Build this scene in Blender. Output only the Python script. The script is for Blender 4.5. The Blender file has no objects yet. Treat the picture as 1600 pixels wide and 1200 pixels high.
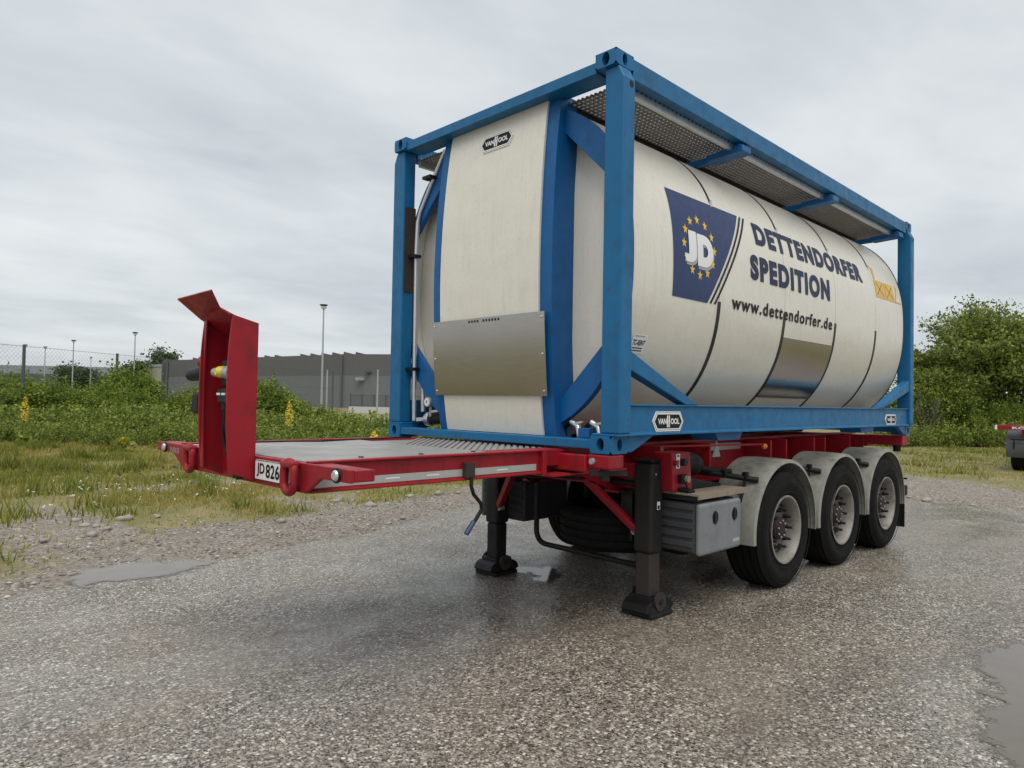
import bpy, bmesh, math, random
import numpy as np
from mathutils import Vector, Matrix
random.seed(7); rng = np.random.default_rng(7)
sc = bpy.context.scene
col = sc.collection
R = math.radians
PI = math.pi

# ---------------------------------------------------------------- camera
CAM = Vector((-3.578, -3.951, 1.605)); YAW, PITCH, ROLL = 0.7928, 0.0244, 0.0178; FPX = 1098.3
cd = Vector((math.cos(PITCH)*math.cos(YAW), math.cos(PITCH)*math.sin(YAW), math.sin(PITCH)))
cr = Vector((math.sin(YAW), -math.cos(YAW), 0)); cu = cr.cross(cd)
rr = cr*math.cos(ROLL) + cu*math.sin(ROLL); ru = -cr*math.sin(ROLL) + cu*math.cos(ROLL)
cam = bpy.data.cameras.new('camera'); camo = bpy.data.objects.new('camera', cam); col.objects.link(camo)
camo.matrix_world = Matrix(((rr.x, ru.x, -cd.x, CAM.x), (rr.y, ru.y, -cd.y, CAM.y), (rr.z, ru.z, -cd.z, CAM.z), (0, 0, 0, 1)))
cam.sensor_fit = 'HORIZONTAL'; cam.sensor_width = 36; cam.lens = 36*FPX/1600
cam.clip_start = .05; cam.clip_end = 3000
sc.camera = camo

# ---------------------------------------------------------------- sky and light (overcast)
SUN_EL, SUN_AZ = R(64), R(228)          # direction the light comes from, azimuth from +X
w = bpy.data.worlds.new('World'); sc.world = w; w.use_nodes = True
nt = w.node_tree; N = nt.nodes; L = nt.links; N.clear()
out = N.new('ShaderNodeOutputWorld'); bg = N.new('ShaderNodeBackground'); bg.inputs['Strength'].default_value = .1
sky = N.new('ShaderNodeTexSky'); sky.sky_type = 'NISHITA'; sky.sun_disc = False
sky.sun_elevation = SUN_EL; sky.sun_rotation = R(90) - SUN_AZ; sky.air_density = 1; sky.dust_density = 3
tc = N.new('ShaderNodeTexCoord'); sep = N.new('ShaderNodeSeparateXYZ'); L.new(tc.outputs['Generated'], sep.inputs[0])
def wmath(op, a, b=None):
    m = N.new('ShaderNodeMath'); m.operation = op
    for i, v in enumerate((a, b)):
        if v is None: continue
        if isinstance(v, (int, float)): m.inputs[i].default_value = v
        else: L.new(v, m.inputs[i])
    return m.outputs[0]
zz = wmath('ADD', wmath('MAXIMUM', sep.outputs[2], 0.0), .16)
cmb = N.new('ShaderNodeCombineXYZ'); L.new(wmath('DIVIDE', sep.outputs[0], zz), cmb.inputs[0]); L.new(wmath('DIVIDE', sep.outputs[1], zz), cmb.inputs[1])
def wnoise(scale, detail, rough, off):
    mp = N.new('ShaderNodeMapping'); mp.inputs['Location'].default_value = off; mp.inputs['Scale'].default_value = (scale, scale*1.6, 1)
    mp.inputs['Rotation'].default_value = (0, 0, R(40)); L.new(cmb.outputs[0], mp.inputs[0])
    n = N.new('ShaderNodeTexNoise'); n.inputs['Scale'].default_value = 1; n.inputs['Detail'].default_value = detail; n.inputs['Roughness'].default_value = rough
    n.inputs['Distortion'].default_value = .3
    L.new(mp.outputs[0], n.inputs['Vector']); return n.outputs['Fac']
cl = wmath('ADD', wmath('MULTIPLY', wnoise(.55, 5, .5, (3, 1, 0)), .62), wmath('MULTIPLY', wnoise(1.7, 6, .55, (0, 5, 2)), .38))
ramp = N.new('ShaderNodeValToRGB'); L.new(cl, ramp.inputs[0])
e = ramp.color_ramp.elements
e[0].position = .31; e[0].color = (.345, .380, .406, 1)
e[1].position = .66; e[1].color = (.560, .580, .588, 1)
sc_ = N.new('ShaderNodeVectorMath'); sc_.operation = 'SCALE'; sc_.inputs['Scale'].default_value = 10; L.new(ramp.outputs[0], sc_.inputs[0])
mx = N.new('ShaderNodeMix'); mx.data_type = 'RGBA'; mx.inputs[0].default_value = .93
L.new(sky.outputs[0], mx.inputs[6]); L.new(sc_.outputs[0], mx.inputs[7]); L.new(mx.outputs[2], bg.inputs[0]); L.new(bg.outputs[0], out.inputs[0])
sd = bpy.data.lights.new('sun', 'SUN'); sd.energy = 1.5; sd.angle = R(50); sd.color = (1, .955, .88)
so = bpy.data.objects.new('sun', sd); col.objects.link(so)
sv = Vector((math.cos(SUN_EL)*math.cos(SUN_AZ), math.cos(SUN_EL)*math.sin(SUN_AZ), math.sin(SUN_EL)))
so.rotation_euler = sv.to_track_quat('Z', 'Y').to_euler(); so.location = (0, 0, 30)
sc.view_settings.view_transform = 'Standard'; sc.view_settings.look = 'None'
sc.view_settings.exposure = .60; sc.view_settings.gamma = 1
sc.render.engine = 'CYCLES'
sc.cycles.max_bounces = 6; sc.cycles.diffuse_bounces = 3; sc.cycles.glossy_bounces = 3; sc.cycles.transmission_bounces = 3; sc.cycles.transparent_max_bounces = 4

# ---------------------------------------------------------------- material helpers
def new_mat(name):
    m = bpy.data.materials.new(name); m.use_nodes = True
    t = m.node_tree; b = t.nodes['Principled BSDF']
    return m, t, b
class NT:
    def __init__(s, t): s.t = t
    def n(s, typ, **kw):
        k = s.t.nodes.new(typ)
        for a, v in kw.items(): setattr(k, a, v)
        return k
    def link(s, a, b): s.t.links.new(a, b)
    def coords(s, kind='Object', scale=(1, 1, 1)):
        c = s.n('ShaderNodeTexCoord'); m = s.n('ShaderNodeMapping'); m.inputs['Scale'].default_value = scale
        s.link(c.outputs[kind], m.inputs[0]); return m.outputs[0]
    def world(s, scale=(1, 1, 1)):
        c = s.n('ShaderNodeNewGeometry'); m = s.n('ShaderNodeMapping'); m.inputs['Scale'].default_value = scale
        s.link(c.outputs['Position'], m.inputs[0]); return m.outputs[0]
    def noise(s, vec, scale, detail=4, rough=.55, dist=0):
        k = s.n('ShaderNodeTexNoise'); k.inputs['Scale'].default_value = scale; k.inputs['Detail'].default_value = detail
        k.inputs['Roughness'].default_value = rough; k.inputs['Distortion'].default_value = dist; s.link(vec, k.inputs['Vector']); return k.outputs['Fac']
    def vor(s, vec, scale, feature='F1', rnd=1):
        k = s.n('ShaderNodeTexVoronoi'); k.feature = feature; k.inputs['Scale'].default_value = scale; k.inputs['Randomness'].default_value = rnd
        s.link(vec, k.inputs['Vector']); return k
    def ramp(s, fac, stops, interp='LINEAR'):
        k = s.n('ShaderNodeValToRGB'); k.color_ramp.interpolation = interp
        el = k.color_ramp.elements
        while len(el) < len(stops): el.new(.5)
        for i, (p, c) in enumerate(stops):
            el[i].position = p; el[i].color = (c[0], c[1], c[2], 1) if isinstance(c, (tuple, list)) else (c, c, c, 1)
        s.link(fac, k.inputs[0]); return k.outputs[0]
    def mix(s, fac, a, b, mode='MIX'):
        k = s.n('ShaderNodeMix'); k.data_type = 'RGBA'; k.blend_type = mode
        for i, v in ((0, fac), (6, a), (7, b)):
            if isinstance(v, (int, float)): k.inputs[i].default_value = v if i == 0 else (v, v, v, 1)
            elif isinstance(v, (tuple, list)): k.inputs[i].default_value = (*v[:3], 1)
            else: s.link(v, k.inputs[i])
        return k.outputs[2]
    def math(s, op, a, b=0.0, clamp=False):
        k = s.n('ShaderNodeMath'); k.operation = op; k.use_clamp = clamp
        for i, v in enumerate((a, b)):
            if isinstance(v, (int, float)): k.inputs[i].default_value = v
            else: s.link(v, k.inputs[i])
        return k.outputs[0]
    def bump(s, h, strength, dist, bsdf, prev=None):
        k = s.n('ShaderNodeBump'); k.inputs['Strength'].default_value = strength; k.inputs['Distance'].default_value = dist
        s.link(h, k.inputs['Height'])
        if prev is not None: s.link(prev, k.inputs['Normal'])
        s.link(k.outputs[0], bsdf.inputs['Normal']); return k.outputs[0]
    def attr(s, name):
        k = s.n('ShaderNodeAttribute'); k.attribute_name = name; return k.outputs['Fac']

def paint(name, c, rough=.4, dirt=(.1, .09, .08), amt=.35, streak=True, metal=0., bumpv=.15, fade=.12, spec=.36, chips=0.):
    m, t, b = new_mat(name); q = NT(t)
    v = q.world()
    vs = q.world((5, 5, .45)) if streak else q.world((3, 3, 3))
    n1 = q.noise(vs, 2.2, 6, .62, .2); n2 = q.noise(v, 9, 6, .65); n3 = q.noise(v, 60, 3, .6); n4 = q.noise(v, .9, 3, .5)
    base = q.mix(q.math('MULTIPLY', n4, fade*2), c, tuple(min(1, x*1.35+.02) for x in c))
    d = q.ramp(q.math('MULTIPLY', n1, n2), [(.22, 0), (.5, 1)])
    cc = q.mix(q.math('MULTIPLY', d, amt), base, dirt)
    sp = q.ramp(n3, [(.66, 0), (.74, 1)])
    cc = q.mix(q.math('MULTIPLY', sp, amt*.6), cc, tuple(x*.5 for x in dirt))
    if chips:
        cn = q.noise(q.world((1, 1, .6)), 17, 7, .72)
        cc = q.mix(q.ramp(cn, [(.63, 0), (.67, chips)]), cc, (.075, .035, .02))
    q.link(cc, b.inputs['Base Color'])
    q.link(q.ramp(n2, [(.3, rough*.8), (.75, min(1, rough*1.5))]), b.inputs['Roughness'])
    b.inputs['Metallic'].default_value = metal; b.inputs['Specular IOR Level'].default_value = spec
    if bumpv: q.bump(n2, bumpv, .006, b)
    return m
def plain(name, c, rough=.5, metal=0., var=.25, spec=.5):
    m, t, b = new_mat(name); q = NT(t); v = q.world()
    n = q.noise(v, 14, 5, .6)
    q.link(q.mix(n, tuple(x*(1-var) for x in c), tuple(min(1, x*(1+var)) for x in c)), b.inputs['Base Color'])
    q.link(q.ramp(n, [(.3, rough*.85), (.7, min(1, rough*1.2))]), b.inputs['Roughness']); b.inputs['Metallic'].default_value = metal; b.inputs['Specular IOR Level'].default_value = spec
    return m
M = {}
M['blue'] = paint('blue_paint', (.003, .122, .285), .42, (.03, .042, .055), .5, chips=.75)
M['blue_dark'] = paint('deep_blue_paint', (.002, .096, .285), .42, (.02, .03, .045), .4, chips=.5)
M['red'] = paint('red_paint', (.28, .005, .014), .40, (.045, .014, .013), .75, chips=.8)
M['black'] = plain('black_paint', (.007, .007, .0075), .5, spec=.3)
M['blackm'] = paint('black_metal_worn', (.0095, .0095, .010), .55, (.035, .026, .02), .45)
M['rust'] = paint('worn_brown_steel', (.034, .028, .024), .6, (.07, .032, .016), .5)
M['rubber'] = paint('tyre_rubber', (.0045, .0045, .0047), .8, (.016, .0145, .0125), .4, streak=False, spec=.2)
M['grey_plastic'] = paint('light_grey_plastic', (.185, .195, .205), .5, (.09, .085, .08), .4)
M['dark_plastic'] = paint('dark_grey_plastic', (.05, .052, .058), .55, (.10, .09, .08), .4)
M['fender'] = paint('dirty_grey_mudguard', (.26, .262, .235), .5, (.075, .066, .05), .85)
M['rim'] = paint('dirty_cream_rim', (.25, .24, .215), .40, (.03, .022, .016), .9, streak=False)
M['rimdisc'] = paint('grimy_wheel_disc', (.10, .092, .082), .5, (.02, .014, .011), .95, streak=False)
M['hub'] = paint('rusty_hub', (.022, .011, .009), .6, (.03, .02, .018), .6, streak=False)
M['alu'] = plain('aluminium', (.62, .63, .64), .32, .85, .12)
M['steel'] = None
M['white'] = plain('white_print', (.78, .78, .77), .4, 0, .03)
M['navy'] = plain('navy_vinyl', (.011, .020, .060), .45, 0, .08, .25)
M['emblem'] = plain('emblem_vinyl', (.020, .040, .125), .4, 0, .08, .3)
M['inkblack'] = plain('black_print', (.006, .006, .007), .5, 0, .1, .25)
M['yellow'] = plain('yellow_print', (.75, .48, .03), .4, 0, .06)
M['amber'] = plain('amber_sticker', (.68, .42, .09), .5, 0, .2)
M['yellowcap'] = plain('yellow_cap', (.70, .58, .06), .4, 0, .08)
M['tape'] = plain('reflective_tape', (.42, .43, .41), .4, .2, .12)
M['wood'] = paint('weathered_board', (.26, .21, .16), .7, (.08, .06, .05), .5)
M['strap'] = plain('dark_strap', (.012, .011, .011), .4, .3, .3)
M['seam'] = plain('seam_grey', (.12, .115, .105), .5, .3, .3)  # own grey of the seam strips and the steel sheet's lower edge
M['letter_grey'] = plain('grey_print', (.34, .35, .40), .4, 0, .05)
M['lens'] = plain('clear_lens', (.55, .55, .56), .12, .3, .4)
M['concrete'] = plain('pale_concrete', (.5, .5, .48), .8, 0, .1)
M['galv'] = plain('galvanised_steel', (.42, .44, .45), .5, .5, .15)
M['fence_green'] = plain('dark_grey_post', (.075, .085, .09), .6, 0, .2)
M['brownsteel'] = plain('grating_steel', (.20, .18, .165), .45, .7, .3)
M['orange'] = plain('orange_lens', (.8, .25, .02), .25)

def cladding():
    m, t, b = new_mat('off_white_cladding'); q = NT(t)
    v = q.world(); vs = q.world((7, 7, .7))
    n1 = q.noise(vs, 3.5, 7, .7); n2 = q.noise(v, 2.2, 5, .6); n3 = q.noise(q.world((26, 26, 15)), 3, 4, .75); n5 = q.noise(q.world((14, 14, 4.5)), 6, 3, .7)
    base = q.mix(n2, (.72, .68, .585), (.77, .745, .665))
    cc = q.mix(q.ramp(n1, [(.50, 0), (.78, .30)]), base, (.46, .42, .35))
    cc = q.mix(q.ramp(n3, [(.54, 0), (.80, .40)]), cc, (.34, .31, .255))
    cc = q.mix(q.ramp(n5, [(.68, 0), (.75, .75)]), cc, (.17, .15, .12))
    q.link(cc, b.inputs['Base Color']); b.inputs['Metallic'].default_value = .12
    q.link(q.ramp(n1, [(.3, .26), (.7, .42)]), b.inputs['Roughness'])
    p = q.bump(q.noise(q.world((1.1, 1.1, 1.6)), 1.6, 3, .5), .35, .03, b)
    q.bump(n3, .12, .002, b, p)
    return m
M['clad'] = cladding()
def steel():
    m, t, b = new_mat('brushed_stainless_sheet'); q = NT(t)
    n = q.noise(q.world((2, 2, 60)), 3, 3, .5); n2 = q.noise(q.world(), 2, 4, .5)
    q.link(q.mix(n2, (.38, .355, .335), (.46, .44, .425)), b.inputs['Base Color']); b.inputs['Metallic'].default_value = 1
    q.link(q.ramp(n, [(.3, .17), (.7, .26)]), b.inputs['Roughness'])
    q.bump(q.noise(q.world(), 1.3, 1, .4), .10, .02, b)
    return m
M['steel'] = steel()
def tread():
    m, t, b = new_mat('worn_tread_plate'); q = NT(t)
    v = q.world((1, 1, 1)); c = q.n('ShaderNodeTexChecker'); c.inputs['Scale'].default_value = 42; q.link(v, c.inputs['Vector'])
    n = q.noise(v, 5, 5, .6)
    q.link(q.mix(q.math('MULTIPLY', n, .8), q.mix(q.math('MULTIPLY', c.outputs['Fac'], .35), (.40, .40, .39), (.56, .56, .55)), (.20, .18, .165)), b.inputs['Base Color'])
    b.inputs['Metallic'].default_value = .35; q.link(q.ramp(n, [(.3, .35), (.7, .6)]), b.inputs['Roughness']); q.bump(c.outputs['Fac'], .5, .004, b)
    return m
M['tread'] = tread()

# ---------------------------------------------------------------- mesh helpers
WL = {}      # world location of every Empty or part that has children
def tag(o, label=None, cat=None, group=None, kind=None):
    if label: o['label'] = label
    if cat: o['category'] = cat
    if group: o['group'] = group
    if kind: o['kind'] = kind
    return o
def empty(name, loc, label, cat, group=None, parent=None):
    o = bpy.data.objects.new(name, None); col.objects.link(o); o.empty_display_size = .3
    p = WL.get(parent.name, Vector()) if parent else Vector()
    o.parent = parent; o.location = Vector(loc) - p; WL[o.name] = Vector(loc)
    return tag(o, label, cat, group)
class MB:
    def __init__(s): s.v = []; s.f = []
    def add(s, vs, fs):
        k = len(s.v); s.v += [tuple(p) for p in vs]; s.f += [tuple(i+k for i in f) for f in fs]; return s
    def box(s, x0, x1, y0, y1, z0, z1):
        return s.add([(x0, y0, z0), (x1, y0, z0), (x1, y1, z0), (x0, y1, z0), (x0, y0, z1), (x1, y0, z1), (x1, y1, z1), (x0, y1, z1)],
                     [(0, 3, 2, 1), (4, 5, 6, 7), (0, 1, 5, 4), (1, 2, 6, 5), (2, 3, 7, 6), (3, 0, 4, 7)])
    def prism(s, poly, axis, a, b):
        """poly: 2D points in the two remaining axes, in x,y,z order"""
        def P(p, t):
            return {'x': (t, p[0], p[1]), 'y': (p[0], t, p[1]), 'z': (p[0], p[1], t)}[axis]
        n = len(poly)
        return s.add([P(p, a) for p in poly] + [P(p, b) for p in poly],
                     [tuple(range(n))[::-1], tuple(range(n, 2*n))] + [(i, (i+1) % n, n+(i+1) % n, n+i) for i in range(n)])
    def bar(s, p0, p1, w, h, up=(0, 0, 1)):
        p0, p1 = Vector(p0), Vector(p1); d = (p1-p0).normalized(); sd = d.cross(Vector(up)); sd.normalize(); u = sd.cross(d)
        vs = [p+sd*a*w/2+u*b*h/2 for p in (p0, p1) for a, b in ((-1, -1), (1, -1), (1, 1), (-1, 1))]
        return s.add(vs, [(0, 1, 2, 3), (7, 6, 5, 4), (0, 4, 5, 1), (1, 5, 6, 2), (2, 6, 7, 3), (3, 7, 4, 0)])
    def tube(s, pts, r, n=10, caps=True):
        pts = [Vector(p) for p in pts]; k = len(s.v); prev = None
        rs = r if isinstance(r, (list, tuple)) else [r]*len(pts)
        for i, p in enumerate(pts):
            d = (pts[min(i+1, len(pts)-1)]-pts[max(i-1, 0)]).normalized()
            if prev is None:
                a = Vector((0, 0, 1)) if abs(d.z) < .9 else Vector((1, 0, 0)); x = d.cross(a).normalized()
            else:
                x = prev - d*prev.dot(d); x.normalize()
            prev = x; y = d.cross(x)
            s.v += [tuple(p+(x*math.cos(2*PI*j/n)+y*math.sin(2*PI*j/n))*rs[i]) for j in range(n)]
        for i in range(len(pts)-1):
            s.f += [(k+i*n+j, k+i*n+(j+1) % n, k+(i+1)*n+(j+1) % n, k+(i+1)*n+j) for j in range(n)]
        if caps:
            s.f += [tuple(k+j for j in range(n))[::-1], tuple(k+(len(pts)-1)*n+j for j in range(n))]
        return s
    def lathe(s, prof, c, axis='y', n=32, close=False):
        """prof: (along axis, radius)"""
        k = len(s.v); c = Vector(c)
        for a, r in prof:
            for j in range(n):
                t = 2*PI*j/n; p, q_ = r*math.cos(t), r*math.sin(t)
                s.v.append(tuple(c + {'y': Vector((p, a, q_)), 'x': Vector((a, p, q_)), 'z': Vector((p, q_, a))}[axis]))
        m = len(prof)
        for i in range(m if close else m-1):
            i2 = (i+1) % m
            s.f += [(k+i*n+j, k+i*n+(j+1) % n, k+i2*n+(j+1) % n, k+i2*n+j) for j in range(n)]
        return s
    def sphere(s, c, r, n=10, m=6, sc_=(1, 1, 1)):
        k = len(s.v)
        for i in range(m+1):
            a = PI*i/m
            for j in range(n):
                b = 2*PI*j/n; s.v.append((c[0]+r*sc_[0]*math.sin(a)*math.cos(b), c[1]+r*sc_[1]*math.sin(a)*math.sin(b), c[2]+r*sc_[2]*math.cos(a)))
        for i in range(m): s.f += [(k+i*n+j, k+i*n+(j+1) % n, k+(i+1)*n+(j+1) % n, k+(i+1)*n+j) for j in range(n)]
        return s
    def build(s, name, mat, parent=None, bevel=0, smooth=False, seg=2, origin=None, label=None, kind=None):
        V = np.array(s.v, float); c = (V.min(0)+V.max(0))/2 if origin is None else np.array(origin, float)
        me = bpy.data.meshes.new(name); me.from_pydata([tuple(p) for p in V-c], [], s.f); me.validate()
        bm = bmesh.new(); bm.from_mesh(me); bmesh.ops.recalc_face_normals(bm, faces=bm.faces)
        if smooth:
            for f in bm.faces: f.smooth = True
            for ed in bm.edges:
                if len(ed.link_faces) == 2 and ed.calc_face_angle(0) > R(38): ed.smooth = False
        bm.to_mesh(me); bm.free()
        me.materials.append(M[mat] if isinstance(mat, str) else mat)
        o = bpy.data.objects.new(name, me); col.objects.link(o)
        p = WL.get(parent.name, Vector()) if parent else Vector()
        o.parent = parent; o.location = Vector(c) - p; WL[o.name] = Vector(c)
        if bevel:
            b = o.modifiers.new('bevel', 'BEVEL'); b.width = bevel; b.segments = seg; b.limit_method = 'ANGLE'; b.angle_limit = R(40); b.harden_normals = False
        if label: o['label'] = label
        if kind: o['kind'] = kind
        return o
def box(name, mat, parent, *a, bevel=.004, **k): return MB().box(*a).build(name, mat, parent, bevel, **k)
def copy_tree(o, parent=None):
    c = o.copy(); col.objects.link(c); c.parent = parent
    WL[c.name] = WL.get(o.name, Vector()).copy()
    for ch in [x for x in bpy.data.objects if x.parent == o]: copy_tree(ch, c)
    return c
def np_mesh(name, verts, faces_flat, nper, mat, tint=None, kind=None, smooth=False):
    me = bpy.data.meshes.new(name); nv = len(verts); nf = len(faces_flat)//nper
    me.vertices.add(nv); me.vertices.foreach_set('co', np.ascontiguousarray(verts, np.float32).ravel())
    me.loops.add(len(faces_flat)); me.loops.foreach_set('vertex_index', np.ascontiguousarray(faces_flat, np.int32).ravel())
    me.polygons.add(nf); me.polygons.foreach_set('loop_start', np.arange(nf, dtype=np.int32)*nper)
    if smooth: me.polygons.foreach_set('use_smooth', np.ones(nf, bool))
    if tint is not None:
        a = me.attributes.new('tint', 'FLOAT', 'FACE'); a.data.foreach_set('value', np.ascontiguousarray(tint, np.float32))
    me.update(calc_edges=True); me.materials.append(mat)
    return me
def text_mesh(body, bold=.0, shear=0, space=1.0):
    cu_ = bpy.data.curves.new('tmp_text', 'FONT'); cu_.body = body; cu_.offset = bold; cu_.shear = shear; cu_.resolution_u = 6; cu_.size = 1; cu_.space_character = space
    o = bpy.data.objects.new('tmp_text', cu_); col.objects.link(o)
    dg = bpy.context.evaluated_depsgraph_get(); me = bpy.data.meshes.new_from_object(o.evaluated_get(dg))
    bpy.data.objects.remove(o); bpy.data.curves.remove(cu_)
    V = [(v.co.x, v.co.y) for v in me.vertices]; F = [tuple(p.vertices) for p in me.polygons]; bpy.data.meshes.remove(me)
    return V, F
def fit_text(body, x0, x1, y0, y1, bold=0., shear=0, lo=None, hi=None, space=1.0):
    """2D letters scaled into a rectangle; y0/y1 are baseline and cap height when lo/hi are given in font units"""
    V, F = text_mesh(body, bold, shear, space); A = np.array(V)
    l, h = (A[:, 1].min() if lo is None else lo), (A[:, 1].max() if hi is None else hi)
    A[:, 0] = x0 + (A[:, 0]-A[:, 0].min())/(A[:, 0].max()-A[:, 0].min())*(x1-x0)
    A[:, 1] = y0 + (A[:, 1]-l)/(h-l)*(y1-y0)
    return A, F
def cut2d(A, F, step):
    """slice a flat mesh along horizontal lines so that it can bend"""
    bm = bmesh.new(); vs = [bm.verts.new((p[0], p[1], 0)) for p in A]
    for f in F:
        try: bm.faces.new([vs[i] for i in f])
        except ValueError: pass
    y = math.floor(A[:, 1].min()/step)*step+step
    while y < A[:, 1].max():
        bmesh.ops.bisect_plane(bm, geom=bm.verts[:]+bm.edges[:]+bm.faces[:], plane_co=(0, y, 0), plane_no=(0, 1, 0)); y += step
    bm.verts.index_update()
    B = np.array([v.co[:2] for v in bm.verts]); G = [tuple(v.index for v in f.verts) for f in bm.faces]; bm.free()
    return B, G

# ================================================================ GROUND
def seg_dist(P, poly):
    """distance to polygon outline, negative inside"""
    d = np.full(len(P), 1e9); ins = np.zeros(len(P), bool); n = len(poly)
    for i in range(n):
        a, b = np.array(poly[i], float), np.array(poly[(i+1) % n], float); ab = b-a
        t = np.clip(((P-a)@ab)/(ab@ab), 0, 1); d = np.minimum(d, np.hypot(*(P-a-t[:, None]*ab).T))
        c = (a[1] > P[:, 1]) != (b[1] > P[:, 1])
        xi = a[0]+(P[:, 1]-a[1])/(ab[1] if ab[1] != 0 else 1e-9)*ab[0]
        ins ^= c & (P[:, 0] < xi)
    return np.where(ins, -d, d)
ASPH = [(-40, 1.2), (-12, 2.2), (-5, 2.6), (-2.5, 2.75), (-1, 2.87), (1, 3.24), (3.6, 4.1), (6, 4.5), (8.2, 3.8), (9.6, 1.8), (10.05, .05), (10.0, -1.7), (10.6, -5), (12.5, -12), (18, -40), (-40, -40)]
GRASS_EDGE = [(-40, 2.3), (-12, 3.2), (-5, 3.4), (-2.4, 3.6), (-1.5, 4.3), (-.2, 4.9), (2.1, 5.0), (5.4, 5.6), (9, 6.1), (12.6, 5.2), (14.8, 2.2), (14.2, .2), (13.2, -1.3), (13.5, -5), (15.5, -12), (21, -40), (-40, -40)]
def vnoise(P, s, seed=0):
    """cheap value noise for placing things"""
    Q = P*s; i = np.floor(Q).astype(int); f = Q-i; f = f*f*(3-2*f)
    def h(a, b): return ((np.sin(a*127.1+b*311.7+seed*74.7)*43758.5453) % 1)
    a, b = i[:, 0], i[:, 1]
    return (h(a, b)*(1-f[:, 0])+h(a+1, b)*f[:, 0])*(1-f[:, 1])+(h(a, b+1)*(1-f[:, 0])+h(a+1, b+1)*f[:, 0])*f[:, 1]
def fbm(P, s, seed=0): return .55*vnoise(P, s, seed)+.28*vnoise(P, s*2.1, seed+1)+.17*vnoise(P, s*4.3, seed+2)
def ground_z(P):
    d = seg_dist(P, ASPH)
    k = np.clip(d/2.5, 0, 1)
    far = np.clip((np.hypot(P[:, 0], P[:, 1])-60)/60, 0, 1)
    return np.where(d < 0, -.02, (k*(.10*(fbm(P, .45, 3)-.45)+.03*(fbm(P, 2.2, 9)-.5)))*(1-far) - .02*(1-k))
def lines(a, b, st, far):
    c = list(np.arange(a, b, st)); g = st; x = b
    while x < far: c.append(x); g *= 1.3; x += g
    c.append(far); g = st; x = a-st; L_ = []
    while x > -far: L_.append(x); g *= 1.3; x -= g
    L_.append(-far); return np.array(sorted(L_)+c)
gx, gy = lines(-9, 24, .3, 1500), lines(-6, 28, .3, 1500)
GX, GY = np.meshgrid(gx, gy, indexing='ij'); P = np.stack([GX.ravel(), GY.ravel()], 1)
gz = ground_z(P); nx, ny = len(gx), len(gy)
idx = np.arange(nx*ny).reshape(nx, ny)
quads = np.stack([idx[:-1, :-1], idx[1:, :-1], idx[1:, 1:], idx[:-1, 1:]], -1).reshape(-1)
dg_ = seg_dist(P, GRASS_EDGE); da_ = seg_dist(P, ASPH)
grav = np.clip(.5-(dg_+1.1*(fbm(P, .7, 5)-.5))/1.5, 0, 1)
bare = np.clip((fbm(P, .55, 21)-.56)*6, 0, 1)*np.clip(1-(dg_-2)/7, 0, 1)
trail = np.exp(-((P[:, 0]+1.3-.0*P[:, 1])/.55)**2)*np.clip((9-P[:, 1])/2, 0, 1)*(P[:, 1] > 4)
grav = np.clip(np.maximum.reduce([grav, bare*.7, trail*.8]), 0, 1)
def ground_mat():
    m, t, b = new_mat('grass_soil_and_gravel'); q = NT(t)
    v = q.world(); g = q.attr('gravel')
    v1 = q.vor(v, 42); v2 = q.vor(v, 60)
    nb = q.noise(v, 1.3, 5, .6); nf = q.noise(v, 24, 5, .7)
    sep_ = q.n('ShaderNodeSeparateColor'); q.link(v1.outputs['Color'], sep_.inputs[0])
    peb = q.ramp(sep_.outputs[0], [(0, (.06, .05, .042)), (.35, (.175, .15, .124)), (.75, (.28, .248, .21)), (1, (.46, .425, .37))])
    dirt = q.mix(nf, (.115, .093, .073), (.27, .228, .182))
    gravc = q.mix(q.ramp(q.noise(v, 3, 4, .6), [(.4, 0), (.65, .8)]), peb, dirt)
    gr = q.mix(nf, (.07, .085, .018), (.22, .20, .06)); gr = q.mix(q.ramp(nb, [(.42, 0), (.62, .8)]), gr, (.27, .21, .10))
    gm = q.ramp(q.math('ADD', g, q.math('MULTIPLY', q.math('SUBTRACT', q.noise(v, 5, 5, .7), .5), .9)), [(.38, 0), (.58, 1)])
    q.link(q.mix(gm, gr, gravc), b.inputs['Base Color'])
    q.link(q.ramp(nb, [(.35, .5), (.65, .85)]), b.inputs['Roughness'])
    h = q.math('ADD', q.math('MULTIPLY', q.math('SUBTRACT', 1, v1.outputs['Distance']), .6), q.math('MULTIPLY', nf, .5))
    q.bump(h, .7, .02, b)
    return m
gme = np_mesh('ground', np.column_stack([P, gz]), quads, 4, ground_mat(), smooth=True)
a = gme.attributes.new('gravel', 'FLOAT', 'POINT'); a.data.foreach_set('value', grav.astype(np.float32))
ground = bpy.data.objects.new('ground', gme); col.objects.link(ground); tag(ground, kind='structure')

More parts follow.
